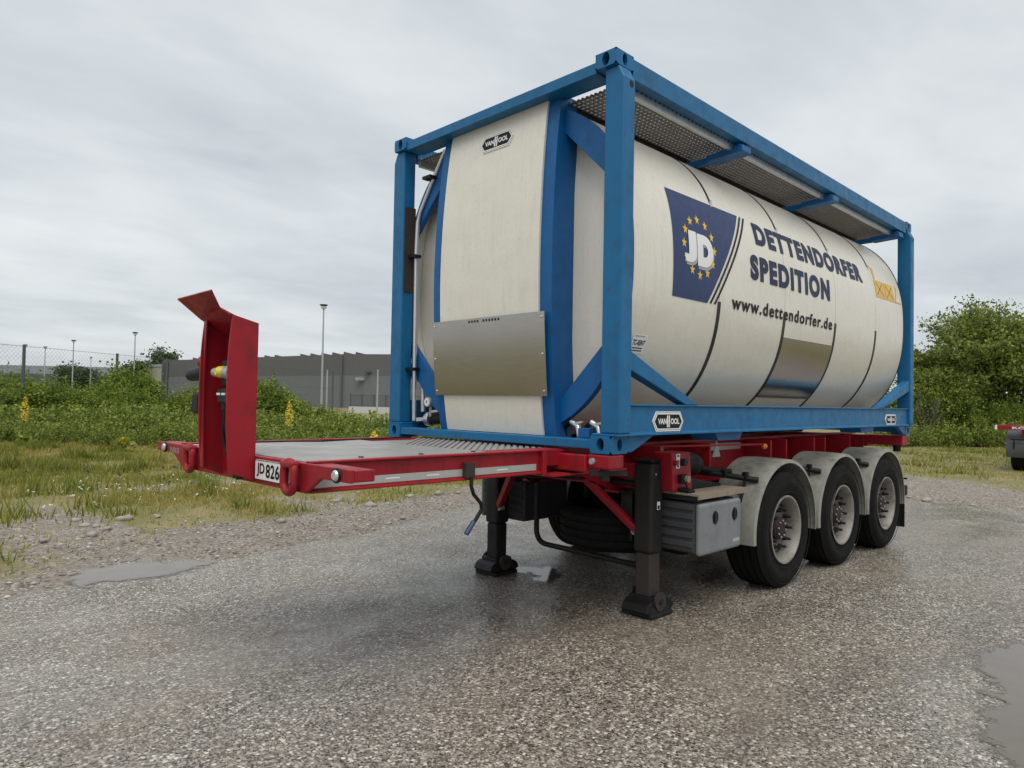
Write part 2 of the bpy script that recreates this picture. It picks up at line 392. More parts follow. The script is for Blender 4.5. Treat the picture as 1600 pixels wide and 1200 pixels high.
def asphalt_mat():
    m, t, b = new_mat('wet_chipped_asphalt'); q = NT(t)
    v = q.world()
    wv = q.n('ShaderNodeVectorMath'); wv.operation = 'ADD'
    nn = q.n('ShaderNodeTexNoise'); nn.inputs['Scale'].default_value = 25; q.link(v, nn.inputs['Vector'])
    sc2 = q.n('ShaderNodeVectorMath'); sc2.operation = 'SCALE'; sc2.inputs['Scale'].default_value = .018; q.link(nn.outputs['Color'], sc2.inputs[0])
    q.link(v, wv.inputs[0]); q.link(sc2.outputs[0], wv.inputs[1]); vv = wv.outputs[0]
    v1 = q.vor(vv, 50); v2 = q.vor(vv, 115)
    s1 = q.n('ShaderNodeSeparateColor'); q.link(v1.outputs['Color'], s1.inputs[0])
    s2 = q.n('ShaderNodeSeparateColor'); q.link(v2.outputs['Color'], s2.inputs[0])
    stops = [(0, (.018, .015, .012)), (.18, (.075, .064, .053)), (.42, (.195, .168, .14)), (.68, (.32, .285, .24)), (.87, (.48, .44, .375)), (1, (.72, .68, .60))]
    c1 = q.ramp(s1.outputs[0], stops); c2 = q.ramp(s2.outputs[1], stops)
    edge = q.ramp(v1.outputs['Distance'], [(.34, 0), (.60, 1)])
    cc = q.mix(edge, c1, q.mix(.35, c2, (.03, .025, .02)))
    tone = q.noise(v, .42, 5, .6, .6); tone2 = q.noise(v, 2.6, 5, .65); lane = q.noise(q.world((.12, .9, 1)), 1.6, 4, .6, .3)
    cc = q.mix(q.ramp(tone, [(.48, 0), (.70, .50)]), cc, (.235, .19, .142))          # silt washed over the chippings
    cc = q.mix(q.ramp(tone2, [(.54, 0), (.76, .42)]), cc, (.055, .047, .04))
    cc = q.mix(q.ramp(lane, [(.52, 0), (.68, .32)]), cc, (.06, .052, .045))
    q.link(cc, b.inputs['Base Color'])
    wet = q.ramp(q.math('ADD', q.math('MULTIPLY', q.noise(q.world((.45, 1, 1)), .7, 5, .6, .5), .7), q.math('MULTIPLY', q.noise(v, 1.9, 4, .6), .3)), [(.42, 0), (.58, 1)])
    q.link(q.mix(wet, .50, .16), b.inputs['Roughness'])
    b.inputs['Specular IOR Level'].default_value = .5
    h = q.math('ADD', q.math('MULTIPLY', q.math('SUBTRACT', 1, v1.outputs['Distance']), .7), q.math('MULTIPLY', q.math('SUBTRACT', 1, v2.outputs['Distance']), .35))
    k = q.n('ShaderNodeBump'); k.inputs['Distance'].default_value = .008; q.link(h, k.inputs['Height'])
    q.link(q.ramp(wet, [(0, .6), (1, .24)]), k.inputs['Strength']); q.link(k.outputs[0], b.inputs['Normal'])
    return m
def noisy_outline(poly, step, amp, seed):
    o = []
    n = len(poly)
    for i in range(n):
        a, b = np.array(poly[i], float), np.array(poly[(i+1) % n], float); k = max(1, int(np.hypot(*(b-a))/step)) if max(abs(a).max(), abs(b).max()) < 16 else 1
        for j in range(k):
            p = a+(b-a)*j/k; q_ = p[None]
            o.append((p[0]+amp*2*(fbm(q_, 2.5, seed)[0]-.5)+.012*random.uniform(-1, 1), p[1]+amp*2*(fbm(q_, 2.5, seed+4)[0]-.5)+.012*random.uniform(-1, 1)))
    return o
def sheet(name, outline, z, mat, label=None):
    bm = bmesh.new(); bm.faces.new([bm.verts.new((x, y, z)) for x, y in outline])
    bmesh.ops.triangulate(bm, faces=bm.faces)
    bmesh.ops.recalc_face_normals(bm, faces=bm.faces)
    for f in bm.faces:
        if f.normal.z < 0: f.normal_flip()
    me = bpy.data.meshes.new(name); bm.to_mesh(me); bm.free(); me.materials.append(mat)
    o = bpy.data.objects.new(name, me); col.objects.link(o); tag(o, kind='structure', label=label); return o
sheet('asphalt_yard', noisy_outline(ASPH, .10, .16, 2), .004, asphalt_mat())
def puddle_mat():
    """shallow water that thins out to nothing at its rim"""
    m, t, b = new_mat('shallow_rain_water'); q = NT(t); v = q.world()
    q.link(q.mix(q.noise(v, 6, 4, .6), (.105, .088, .07), (.16, .138, .112)), b.inputs['Base Color'])
    b.inputs['Roughness'].default_value = .03; b.inputs['IOR'].default_value = 1.33; b.inputs['Specular IOR Level'].default_value = .75
    q.bump(q.noise(v, 7, 2, .5), .03, .003, b)
    d = q.math('ADD', q.attr('depth'), q.math('MULTIPLY', q.math('SUBTRACT', q.noise(v, 9, 6, .7), .5), .34))
    d = q.math('ADD', d, q.math('MULTIPLY', q.math('SUBTRACT', q.noise(v, 70, 3, .6), .5), .10))
    q.link(q.ramp(d, [(.005, 0), (.075, .96)]), b.inputs['Alpha'])
    return m
PM = puddle_mat()
def blob(pts, amp, seed):
    """closed smooth outline through pts with ragged noise"""
    o = []; n = len(pts)
    for i in range(n):
        p0, p1, p2, p3 = [np.array(pts[(i+k) % n], float) for k in (-1, 0, 1, 2)]
        for t in np.arange(0, 1, 1/14):
            p = .5*((2*p1)+(-p0+p2)*t+(2*p0-5*p1+4*p2-p3)*t*t+(-p0+3*p1-3*p2+p3)*t**3)
            o.append((p[0]+amp*2*(fbm(p[None], 7, seed)[0]-.5), p[1]+amp*2*(fbm(p[None], 7, seed+5)[0]-.5)))
    return o
def puddle(pts, amp, seed, z=.009, grow_=.25):
    ol = np.array(blob(pts, amp, seed)); lo, hi = ol.min(0)-grow_, ol.max(0)+grow_
    xs, ys = np.arange(lo[0], hi[0], .04), np.arange(lo[1], hi[1], .04); A_, B_ = np.meshgrid(xs, ys, indexing='ij'); Q = np.column_stack([A_.ravel(), B_.ravel()])
    d = -seg_dist(Q, [tuple(p) for p in ol]); ix_ = np.arange(len(Q)).reshape(len(xs), len(ys))
    F = np.stack([ix_[:-1, :-1], ix_[1:, :-1], ix_[1:, 1:], ix_[:-1, 1:]], -1).reshape(-1, 4); F = F[d[F].max(1) > -grow_]
    me = np_mesh('puddle', np.column_stack([Q, np.full(len(Q), z)]), F.reshape(-1), 4, PM)
    a_ = me.attributes.new('depth', 'FLOAT', 'POINT'); a_.data.foreach_set('value', d.astype(np.float32))
    o = bpy.data.objects.new('puddle', me); col.objects.link(o); tag(o, kind='structure')
puddle([(-2.05, 3.05), (-1.75, 3.32), (-1.3, 3.3), (-.95, 3.1), (-.75, 2.88), (-1.1, 2.72), (-1.45, 2.62), (-1.8, 2.72), (-1.98, 2.62)], .09, 3)
puddle([(1.1, .82), (1.3, .86), (1.5, .66), (1.45, .42), (1.1, .22), (1.0, .35), (1.12, .55)], .05, 8)
puddle([(1.35, -2.95), (1.9, -2.75), (2.6, -3.2), (2.2, -4.4), (.9, -4.6), (.2, -3.4), (.45, -3.12)], .08, 12)

# ================================================================ TANK CONTAINER
CB, CT, CL = 1.278, 3.892, 6.04          # bottom, top, length of the frame
CZ, TA, TB, TN = 2.58, 1.22, 1.24, 2.4   # tank section (superellipse)
tank_root = empty('tank_container', (3.02, 0, CB), 'cream tank container in blue steel frame standing on the red chassis trailer', 'tank container')
T = tank_root
_th = np.linspace(-PI, PI, 8001)
_y = -TA*np.sign(np.cos(_th))*np.abs(np.cos(_th))**(2/TN); _z = TB*np.sign(np.sin(_th))*np.abs(np.sin(_th))**(2/TN)
_s = np.concatenate([[0], np.cumsum(np.hypot(np.diff(_y), np.diff(_z)))]); _s -= _s[4000]
PER = _s[-1]-_s[0]
def sec(s, off=0.0, sc_=1.0):
    """point on the tank section at arc length s (0 = equator on the near side, up positive), pushed out by off"""
    y = np.interp(s, _s, _y); z = np.interp(s, _s, _z); e_ = 2e-3
    ty = np.interp(s+e_, _s, _y)-np.interp(s-e_, _s, _y); tz = np.interp(s+e_, _s, _z)-np.interp(s-e_, _s, _z)
    l = np.hypot(ty, tz)+1e-12; ny_, nz_ = -tz/l, ty/l
    return y*sc_+ny_*off, CZ+z*sc_+nz_*off
SS = np.linspace(_s[0], _s[-1], 181)[:-1]
def ring_shell(mb, x0, x1, off0, off1, ss=SS, closed=True):
    """closed shell of a strip of tank skin between offsets"""
    k = len(mb.v); n = len(ss)
    y1, z1 = sec(ss, off1); y0, z0 = sec(ss, off0)
    for X in (x0, x1):
        mb.v += [(X, float(a), float(b)) for a, b in zip(y1, z1)]
    for X in (x0, x1):
        mb.v += [(X, float(a), float(b)) for a, b in zip(y0, z0)]
    r = range(n) if closed else range(n-1)
    for i in r:
        j = (i+1) % n
        mb.f += [(k+i, k+j, k+n+j, k+n+i), (k+2*n+i, k+3*n+i, k+3*n+j, k+2*n+j), (k+i, k+2*n+i, k+2*n+j, k+j), (k+n+i, k+n+j, k+3*n+j, k+3*n+i)]
    if not closed:
        for i in (0, n-1): mb.f.append((k+i, k+n+i, k+3*n+i, k+2*n+i))
    return mb
def wrap(A, F, name, mat, parent, off=.004):
    B, G = cut2d(A, F, .035); y, z = sec(B[:, 1], off)
    return MB().add([(float(x), float(a), float(b)) for x, a, b in zip(B[:, 0], y, z)], G)
BANDX = [.215, 1.345, 2.49, 3.64, 4.79, 5.74]
barrel = empty('tank_barrel', (3.0, 0, CZ), None, None, parent=T)
for i in range(5):
    ring_shell(MB(), BANDX[i]+(.0035 if i else .002), BANDX[i+1]-(.0035 if i < 4 else .002), -.03, 0).build('cladding_sheet', 'clad', barrel, smooth=True)
for i in range(1, 5):
    ring_shell(MB(), BANDX[i]-.0034, BANDX[i]+.0034, -.03, -.004).build('seam_strip', 'seam', barrel, smooth=True)
    ring_shell(MB(), BANDX[i]-.022, BANDX[i]+.022, .0005, .004, np.linspace(-1.95, -.2+.02*i, 60), False).build('strap', 'strap', barrel, smooth=True)
    ring_shell(MB(), BANDX[i]-.014, BANDX[i]+.014, .0005, .004, np.linspace(.62, 1.9, 50), False).build('strap', 'strap', barrel, smooth=True)
    y, z = sec(np.array([.6]), .006)
    MB().box(BANDX[i]-.012, BANDX[i]+.012, y[0]-.004, y[0]+.004, z[0]-.03, z[0]+.03).build('buckle', 'alu', barrel)
# steel reference sheet low on the third section, with a thin strip under it
ring_shell(MB(), 2.512, 3.615, .001, .0045, np.linspace(-.93, -.365, 40), False).build('steel_sheet', 'steel', barrel, smooth=True)
ring_shell(MB(), 2.512, 3.615, .001, .010, np.linspace(-.955, -.935, 4), False).build('sheet_edge', 'seam', barrel, smooth=True)
# rear and front dished ends
def octo(ap, n=1): return [(ap*c_, ap*s_) for c_, s_ in ((1, .414), (.414, 1), (-.414, 1), (-1, .414), (-1, -.414), (-.414, -1), (.414, -1), (1, -.414))]
def tank_end(xr, sgn, first):
    """blue ring with an eight-sided opening, and the white dish behind it"""
    ss = np.linspace(_s[0], _s[-1], 161)[:-1]; yo, zo = sec(ss, .003 if first else -.03)
    inner = []
    for a_, b_ in zip(yo, zo):
        t = math.atan2(b_-CZ, a_); k = (t+PI/8) // (PI/4); tc_ = k*PI/4; r_ = 1.131/math.cos(t-tc_)
        inner.append((r_*math.cos(t), CZ+r_*math.sin(t)))
    mb = MB(); n = len(ss)
    for X in (xr, xr+sgn*.05):
        mb.v += [(X, float(a_), float(b_)) for a_, b_ in zip(yo, zo)]; mb.v += [(X, a_, b_) for a_, b_ in inner]
    for i in range(n):
        j = (i+1) % n
        mb.f += [(i, j, n+j, n+i), (2*n+i, 3*n+i, 3*n+j, 2*n+j), (i, 2*n+i, 2*n+j, j), (n+i, n+j, 3*n+j, 3*n+i)]
    mb.build('end_ring', 'blue_dark', T, smooth=True)
    mb = MB(); prof = [(0, 1.19), (.0, 1.05), (-.03, .8), (-.045, .45), (-.05, .001)]
    k0 = 0
    for a_, r_ in prof:
        for i in range(n):
            sx = r_/1.19
            mb.v.append((xr+sgn*((.135 if first else .03)+a_), float(yo[i])*sx*.97, CZ+float(zo[i]-CZ)*sx*.97))
    for p_ in range(len(prof)-1):
        mb.f += [(p_*n+i, p_*n+(i+1) % n, (p_+1)*n+(i+1) % n, (p_+1)*n+i) for i in range(n)]
    mb.build('end_dish', 'clad', T, smooth=True)
tank_end(.165, 1, True); tank_end(5.745, -1, False)
ring_shell(MB(), .2155, .2165, -.05, .004).build('dark_joint', 'strap', T, smooth=True)
ring_shell(MB(), 5.7385, 5.752, -.05, .006).build('dark_joint', 'strap', T, smooth=True)

# front centre panel, bulged, between two upright beams
def px(z): return .125-.105*max(0, math.sin(PI*(z-1.33)/2.5))**.75
ZP = np.linspace(1.366, 3.79, 34)
def curved(y0, y1, z, d0, d1, name, mat, wid=None, **k):
    mb = MB(); n = len(z)
    for zz_ in z:
        k_ = wid(zz_) if wid else 1
        X = px(zz_)
        mb.v += [(X-d0, y0*k_, zz_), (X-d0, y1*k_, zz_), (X+d1, y1*k_, zz_), (X+d1, y0*k_, zz_)]
    for i in range(n-1):
        for j in range(4): mb.f.append((4*i+j, 4*i+(j+1) % 4, 4*i+4+(j+1) % 4, 4*i+4+j))
    mb.f += [(0, 3, 2, 1), (4*n-4, 4*n-3, 4*n-2, 4*n-1)]
    return mb.build(name, mat, T, **k)
curved(-.535, .535, ZP, .006, .012, 'front_panel', 'clad', lambda z: 1+.03*math.sin(PI*(z-1.37)/2.42), smooth=True)
for sgn in (-1, 1):
    a_, b_ = sorted((sgn*.47, sgn*.625))
    mb = MB(); z = np.linspace(1.345, 3.80, 30)
    for zz_ in z:
        X = px(zz_)+.014; ya, yb = (sgn*.47, sgn*(.645+.015*math.sin(PI*(zz_-1.345)/2.455)))
        mb.v += [(X, ya, zz_), (X, yb, zz_), (.292, yb, zz_), (.292, ya, zz_)]
    n = len(z)
    for i in range(n-1):
        for j in range(4): mb.f.append((4*i+j, 4*i+(j+1) % 4, 4*i+4+(j+1) % 4, 4*i+4+j))
    mb.f += [(0, 3, 2, 1), (4*n-4, 4*n-3, 4*n-2, 4*n-1)]
    mb.build('upright_beam', 'blue_dark', T, smooth=True)
st = curved(-.625, .625, np.linspace(1.645, 2.238, 14), .026, -.022, 'steel_sheet', 'steel', smooth=True)
for k in range(3):          # rivets and the row of tiny printed marks on the sheet's upper edge
    for s_ in (-1, 1):
        zz_ = (1.68, 1.94, 2.2)[k]; MB().sphere((px(zz_)-.028, s_*.6, zz_), .009, 8, 4).build('rivet', 'alu', st)
mb = MB()
for k in range(11):
    if k == 4: continue
    y = .17-k*.033; mb.box(px(2.215)-.0285, px(2.215)-.027, y-.007, y+.007, 2.214-.009, 2.214+.009)
mb.build('printed_mark', 'inkblack', st, kind='stuff')
# logo plates
def hexa(w_, h_, c_): return [(-w_, 0), (-w_+c_, -h_), (w_-c_, -h_), (w_, 0), (w_-c_, h_), (-w_+c_, h_)]
def logo(place, w_, h_, parent):
    """place(u, v, d) gives the world point of a plate coordinate, d metres proud"""
    def flat(poly, d0, d1, name, mat, par):
        n = len(poly); mb = MB().add([place(u, v, d0) for u, v in poly]+[place(u, v, d1) for u, v in poly],
            [tuple(range(n)), tuple(range(n, 2*n))]+[(i, (i+1) % n, n+(i+1) % n, n+i) for i in range(n)])
        return mb.build(name, mat, par)
    c_ = h_*.62
    pl = flat(hexa(w_, h_, c_), .0, .006, 'logo_plate', 'white', parent)
    flat(hexa(w_*.955, h_*.88, c_*.93), .0062, .0068, 'logo_band', 'inkblack', pl)
    flat(hexa(w_*.94, h_*.84, c_*.92), .0069, .0072, 'logo_rim', 'white', pl)
    flat(hexa(w_*.88, h_*.70, c_*.84), .0073, .0080, 'logo_field', 'inkblack', pl)
    for body, x0, x1 in (('VAN', -.68, -.14), ('OOL', .12, .70)):
        A, F = fit_text(body, x0*w_, x1*w_, -h_*.28, h_*.30, .035)
        MB().add([place(u, v, .0092) for u, v in A], F).build('lettering', 'white', pl)
    for x in (-.075, .035):
        flat([(x*w_-.035*w_, -h_*.6), (x*w_+.035*w_, -h_*.6), (x*w_+.035*w_, h_*.6), (x*w_-.035*w_, h_*.6)], .0082, .0092, 'lettering', 'white', pl)
    flat([(-.1*w_, -.05*h_), (.07*w_, -.05*h_), (.07*w_, .05*h_), (-.1*w_, .05*h_)], .0082, .009, 'lettering', 'white', pl)
    return pl
logo(lambda u, v, d: (px(3.60+v)-.0065-d, -.03-u, 3.60+v), .185, .066, T)
# frame: castings
def casting(x0, x1, y0, y1, z0, z1):
    """block with real oval pockets in its outward faces"""
    mb = MB(); ox = x0 if x0 < 1 else x1; ix = x1 if x0 < 1 else x0; oy = y0 if y0 < 0 else y1; iy = y1 if y0 < 0 else y0
    def face_hole(Pf, Pi, w0, w1, h0, h1, rw, rh):
        n = 24; cw, chh = (w0+w1)/2, (h0+h1)/2; k = len(mb.v)
        outer = []; inner = []
        for i in range(n):
            t = 2*PI*(i+.5)/n; c_, s_ = math.cos(t), math.sin(t); m_ = max(abs(c_)/((w1-w0)/2), abs(s_)/((h1-h0)/2))
            outer.append((cw+c_/m_, chh+s_/m_)); inner.append((cw+rw*c_, chh+rh*s_*(1.0)))
        mb.v += [Pf(*p) for p in outer]+[Pf(*p) for p in inner]+[Pi(*p) for p in inner]
        for i in range(n):
            j = (i+1) % n; mb.f += [(k+i, k+j, k+n+j, k+n+i), (k+n+i, k+n+j, k+2*n+j, k+2*n+i)]
        mb.f.append(tuple(k+2*n+i for i in range(n)))
    sx = 1 if ix > ox else -1; sy = 1 if iy > oy else -1
    face_hole(lambda a_, b_: (ox, a_, b_), lambda a_, b_: (ox+sx*.05, a_, b_), y0, y1, z0, z1, .030, .044)
    face_hole(lambda a_, b_: (a_, oy, b_), lambda a_, b_: (a_, oy+sy*.05, b_), x0, x1, z0, z1, .026, .040)
    mb.add([(ix, y0, z0), (ix, y1, z0), (ix, y1, z1), (ix, y0, z1)], [(0, 1, 2, 3)])
    mb.add([(x0, iy, z0), (x1, iy, z0), (x1, iy, z1), (x0, iy, z1)], [(0, 1, 2, 3)])
    mb.add([(x0, y0, z0), (x1, y0, z0), (x1, y1, z0), (x0, y1, z0)], [(0, 1, 2, 3)]); mb.add([(x0, y0, z1), (x1, y0, z1), (x1, y1, z1), (x0, y1, z1)], [(0, 1, 2, 3)])
    ca = mb.build('corner_casting', 'blue', T)
    # thin black sheets standing in for the shade deep inside the pockets
    MB().box(min(ox+sx*.049, ox+sx*.0495), max(ox+sx*.049, ox+sx*.0495), (y0+y1)/2-.034, (y0+y1)/2+.034, (z0+z1)/2-.046, (z0+z1)/2+.046).build('casting_pocket_shade', 'black', ca)
    MB().box((x0+x1)/2-.03, (x0+x1)/2+.03, min(oy+sy*.049, oy+sy*.0495), max(oy+sy*.049, oy+sy*.0495), (z0+z1)/2-.044, (z0+z1)/2+.044).build('casting_pocket_shade', 'black', ca)
for x0, x1 in ((0, .19), (CL-.19, CL)):
    for y0, y1 in ((-1.219, -1.05), (1.05, 1.219)):
        casting(x0, x1, y0, y1, CB, CB+.114); casting(x0, x1, y0, y1, CT-.10, CT)
def post(x0, x1, sgn):
    """folded upright with a chamfered shoulder below the top casting"""
    yo, yi = sgn*1.263, sgn*1.108
    zt, zs = CT-.101, CT-.19
    mb = MB()
    lv = [(CB+.128, yo), (zs, yo), (zt, sgn*1.219)]
    for z, y in lv: mb.v += [(x0, yi, z), (x0, y, z), (x1, y, z), (x1, yi, z)]
    for i in range(2):
        for j in range(4): mb.f.append((4*i+j, 4*i+(j+1) % 4, 4*i+4+(j+1) % 4, 4*i+4+j))
    mb.f += [(0, 3, 2, 1), (8, 9, 10, 11)]
    p = mb.build('corner_post', 'blue', T, bevel=.012, seg=3)
    MB().box(x0-.012, x1+.05, min(sgn*1.05, sgn*1.268), max(sgn*1.05, sgn*1.268), CB+.1145, CB+.1275).build('post_foot', 'blue', p, bevel=.003)
    xm = x1-.045
    MB().lathe([(0, .001), (0, .024), (.002, .024)], (xm, sgn*(1.2635), zs-.03), 'y', 14).build('lashing_hole', 'black', p)
    return p
for x0, x1 in ((.03, .155), (CL-.155, CL-.03)):
    for sgn in (-1, 1): post(x0, x1, sgn)
# dark worn sleeve on the far front post, and the breather pipe beside it
MB().box(.045, .158, 1.098, 1.106, 2.55, 3.30).build('worn_patch', 'rust', T)
pipe = MB().tube([(.16, .70, 3.73), (.16, .74, 3.68), (.15, 1.02, 3.26), (.14, 1.045, 3.16), (.135, 1.05, 2.9), (.135, 1.035, 1.56), (.135, 1.03, 1.42)], .019, 10).build('breather_pipe', 'alu', T, smooth=True)
MB().tube([(.2, 1.0, 1.85), (.2, .99, 1.5)], .022, 10).build('breather_pipe', 'alu', T, smooth=True)
for z, y in ((3.52, .86), (2.86, 1.05), (1.87, 1.045)):
    MB().bar((.12, y-.05, z), (.12, y+.06, z), .07, .025).build('pipe_clamp', 'black', pipe)
# rails
def frame_end(x0, x1):
    box('top_cross_rail', 'blue', T, x0+.012, x1, -1.049, 1.049, 3.775, 3.852)
    box('bottom_cross_rail', 'blue', T, x0+.006, x1-.06, -1.049, 1.049, 1.304, 1.362)
frame_end(0, .19)
box('top_cross_rail', 'blue', T, CL-.19, CL-.012, -1.049, 1.049, 3.775, 3.852); box('bottom_cross_rail', 'blue', T, CL-.13, CL-.006, -1.049, 1.049, 1.304, 1.40)
for sgn in (-1, 1):
    y0, y1 = sorted((sgn*1.215, sgn*1.135))
    box('top_side_rail', 'blue', T, .191, CL-.191, y0, y1, 3.745, 3.882)
    # bottom rail: channel with flanges
    mb = MB(); yo, yi = sgn*1.252, sgn*1.15
    prof = [(yo, 1.392), (yo, 1.408), (sgn*1.228, 1.412), (sgn*1.228, 1.584), (yo-sgn*.006, 1.588), (yo-sgn*.006, 1.600), (yi, 1.600), (yi, 1.392)]
    mb.prism(prof if sgn > 0 else prof[::-1], 'x', .156, CL-.156)
    rail = mb.build('bottom_side_rail', 'blue', T, bevel=.004)
    for x, dx in ((.192, .30), (CL-.192, -.30)):
        pr = [(x, 1.391), (x, 1.285), (x+dx*.15, 1.285), (x+dx, 1.391)]
        MB().prism(pr, 'y', sgn*1.17, sgn*1.215).build('gusset', 'blue', rail, bevel=.003)
    # diagonal braces
    for (xa, za), (xb, zb) in (((.157, 1.885), (.90, 1.56)), ((CL-.157, 1.875), (CL-1.12, 1.57))):
        dx, dz = xb-xa, zb-za; l = math.hypot(dx, dz); nx_, nz_ = -dz/l, dx/l
        if nz_ < 0: nx_, nz_ = -nx_, -nz_
        h_ = .055
        pr = [(xa, za+h_*1.15), (xb+nx_*h_ + dx/l*.08, 1.6005), (xb-nx_*h_-dx/l*.05, 1.6005), (xa, za-h_*1.15)]
        MB().prism(pr, 'y', sgn*1.25, sgn*1.165).build('diagonal_brace', 'blue', T, bevel=.006)
    # small cross feet under the rail
    for x in (1.55, 4.6):
        MB().prism([(x-.22, 1.3915), (x+.22, 1.3915), (x+.17, 1.33), (x-.17, 1.33)], 'y', sgn*1.20, sgn*.98).build('saddle_foot', 'blue_dark', T)
logo(lambda u, v, d: (.63+u, -1.229-d, 1.484+v), .192, .069, T)
logo(lambda u, v, d: (5.265+u, -1.229-d, 1.470+v), .19, .060, T)
# walkways along both top edges: bars and crosspieces
for sgn in (-1, 1):
    mb = MB(); ys = np.linspace(.655, 1.085, 12)
    for y in ys: mb.box(.20, 5.83, min(sgn*(y-.009), sgn*(y+.009)), max(sgn*(y-.009), sgn*(y+.009)), 3.744, 3.757)
    for x in np.arange(.22, 5.82, .047): mb.box(x-.008, x+.008, min(sgn*.64, sgn*1.10), max(sgn*.64, sgn*1.10), 3.746, 3.755)
    mb.build('walkway_grating', 'brownsteel', T, kind='stuff')
    y0, y1 = sorted((sgn*1.098, sgn*1.132))
    for xa, xb in ((.2, 1.90), (1.915, 3.72), (3.735, 5.83)):
        ed = MB().box(xa, xb, y0, y1, 3.69, 3.766).build('walkway_edge', 'alu', T, bevel=.003)
        mb = MB()
        for x in np.arange(xa+.04, xb-.03, .055): mb.box(x-.008, x+.008, y0-.0008 if sgn < 0 else y1, y0 if sgn < 0 else y1+.0008, 3.738, 3.756)
        mb.build('edge_slots', 'black', ed, kind='stuff')
    y0, y1 = sorted((sgn*.60, sgn*.6455))
    MB().box(.2, 5.83, y0, y1, 3.66, 3.759).build('walkway_bearer', 'blackm', T, bevel=.003)
    for x in (1.73, 3.60, 5.62):
        mb = MB().bar((x, sgn*.60, 3.665), (x+.02, sgn*.93, 3.672), .075, .05).bar((x+.02, sgn*.90, 3.672), (x+.02, sgn*1.225, 3.69), .15, .055)
        br = mb.build('walkway_bracket', 'blue_dark', T, bevel=.006)
        MB().box(x-.04, x+.10, sgn*1.16-.03, sgn*1.16+.03, 3.716, 3.735).build('bracket_pad', 'blue', br, bevel=.004)
    MB().box(5.60, 5.70, min(sgn*.55, sgn*.68), max(sgn*.55, sgn*.68), 3.58, 3.70).build('walkway_stay', 'blue_dark', T, bevel=.004)
# valves and pressure gauge under the far front corner, hose couplings under the near one
vr = MB().tube([(.25, .96, 1.43), (.25, .62, 1.46), (.3, .40, 1.5)], [.05, .05, .06], 14).build('outlet_valve', 'blackm', T, smooth=True)
MB().lathe([(-.02, .001), (-.02, .055), (0, .06), (.03, .06)], (.235, .93, 1.435), 'y', 18).build('valve_flange', 'alu', vr, smooth=True)
MB().bar((.16, 1.03, 1.43), (.24, .95, 1.44), .03, .03).build('valve_lever', 'alu', vr)
MB().bar((.2, .88, 1.50), (.2, .70, 1.52), .03, .02).build('valve_lever', 'alu', vr)
gg = MB().lathe([(-.02, .001), (-.02, .042), (.02, .045), (.02, .001)], (.17, .87, 1.585), 'x', 18).build('pressure_gauge', 'galv', T, smooth=True)
MB().lathe([(0, .001), (0, .034), (.003, .034)], (.146, .87, 1.585), 'x', 18).build('gauge_face', 'white', gg)
MB().bar((.144, .87, 1.575), (.144, .865, 1.60), .006, .006, (1, 0, 0)).build('gauge_needle', 'inkblack', gg)
MB().tube([(.19, .87, 1.54), (.19, .87, 1.46)], .012, 8).build('gauge_stem', 'galv', gg)
for k, y in enumerate((-.80, -.98)):
    cp = MB().tube([(.2, y, 1.36), (.2, y+.02, 1.44), (.2, y+.08, 1.47)], .022, 10).build('coupling', 'alu', T, smooth=True)
    MB().bar((.19, y-.03, 1.47), (.19, y+.05, 1.455), .02, .015).build('coupling_handle', 'alu', cp)
    MB().tube([(.2, y+.08, 1.47), (.22, y+.16, 1.42), (.24, y+.17, 1.36)], .016, 8).build('hose', 'black', cp, smooth=True)
MB().box(.14, .24, -.93, -.83, 1.362, 1.43).build('coupling_bracket', 'blue_dark', T, bevel=.004)
# belly pan of the barrel, dark pipework below
MB().tube([(.3, 0, 1.33), (5.7, 0, 1.31)], .04, 10).build('drain_pipe', 'blackm', T, smooth=True)

# --- printing on the barrel
def strip2d(x0, x1, y0, y1): return np.array([(x0, y0), (x1, y0), (x1, y1), (x0, y1)]), [(0, 1, 2, 3)]
def decal(A, F, name, mat, off, parent): 
    return wrap(A, F, name, mat, parent, off).build(name, mat, parent)
em = decal(np.array([(.690, -.21), (1.168, -.21), (1.755, .589), (.690, .589)]), [(0, 1, 2, 3)], 'emblem', 'emblem', .0030, barrel)
em['label'] = 'navy emblem field with letters in a ring of yellow stars'
for a_, b_ in ((1.200, 1.228), (1.262, 1.290)):
    decal(np.array([(a_, -.207), (b_, -.207), (b_+.588, .589), (a_+.588, .589)]), [(0, 1, 2, 3)], 'emblem_stripe', 'inkblack', .0032, barrel)
for k in range(12):
    t = PI/2-k*PI/6; cx_, cy_ = 1.044+.213*math.cos(t), .192+.21*math.sin(t)
    if abs(t+2*PI) < -1: continue
    pts = []
    for j in range(10):
        r_ = .042 if j % 2 == 0 else .017; q_ = PI/2+j*PI/5; pts.append((cx_+r_*math.cos(q_)*.88, cy_+r_*math.sin(q_)))
    pts.append((cx_, cy_)); decal(np.array(pts), [(10, j, (j+1) % 10) for j in range(10)], 'star', 'yellow', .0052, em)
for body, x0, x1, y0, y1, bd in (('J', .832, 1.000, .060, .298, .085), ('D', 1.012, 1.238, .050, .292, .085)):
    A, F = fit_text(body, x0+.014, x1+.016, y0-.022, y1-.016, bd); decal(A, F, 'letter_shadow', 'letter_grey', .0040, em)
    A, F = fit_text(body, x0, x1, y0, y1, bd); decal(A, F, 'letter', 'white', .0062, em)
A, F = fit_text('DETTENDORFER', 1.985, 4.475, .378, .582, .056, space=1.22); decal(A, F, 'lettering', 'navy', .0045, barrel)
A, F = fit_text('SPEDITION', 1.842, 3.490, .062, .276, .056, space=1.22); decal(A, F, 'lettering', 'navy', .0045, barrel)
A, F = fit_text('www.dettendorfer.de', 1.535, 3.555, -.210, -.100, .026, lo=0, hi=.73, space=1.2); decal(A, F, 'lettering', 'inkblack', .0052, barrel)
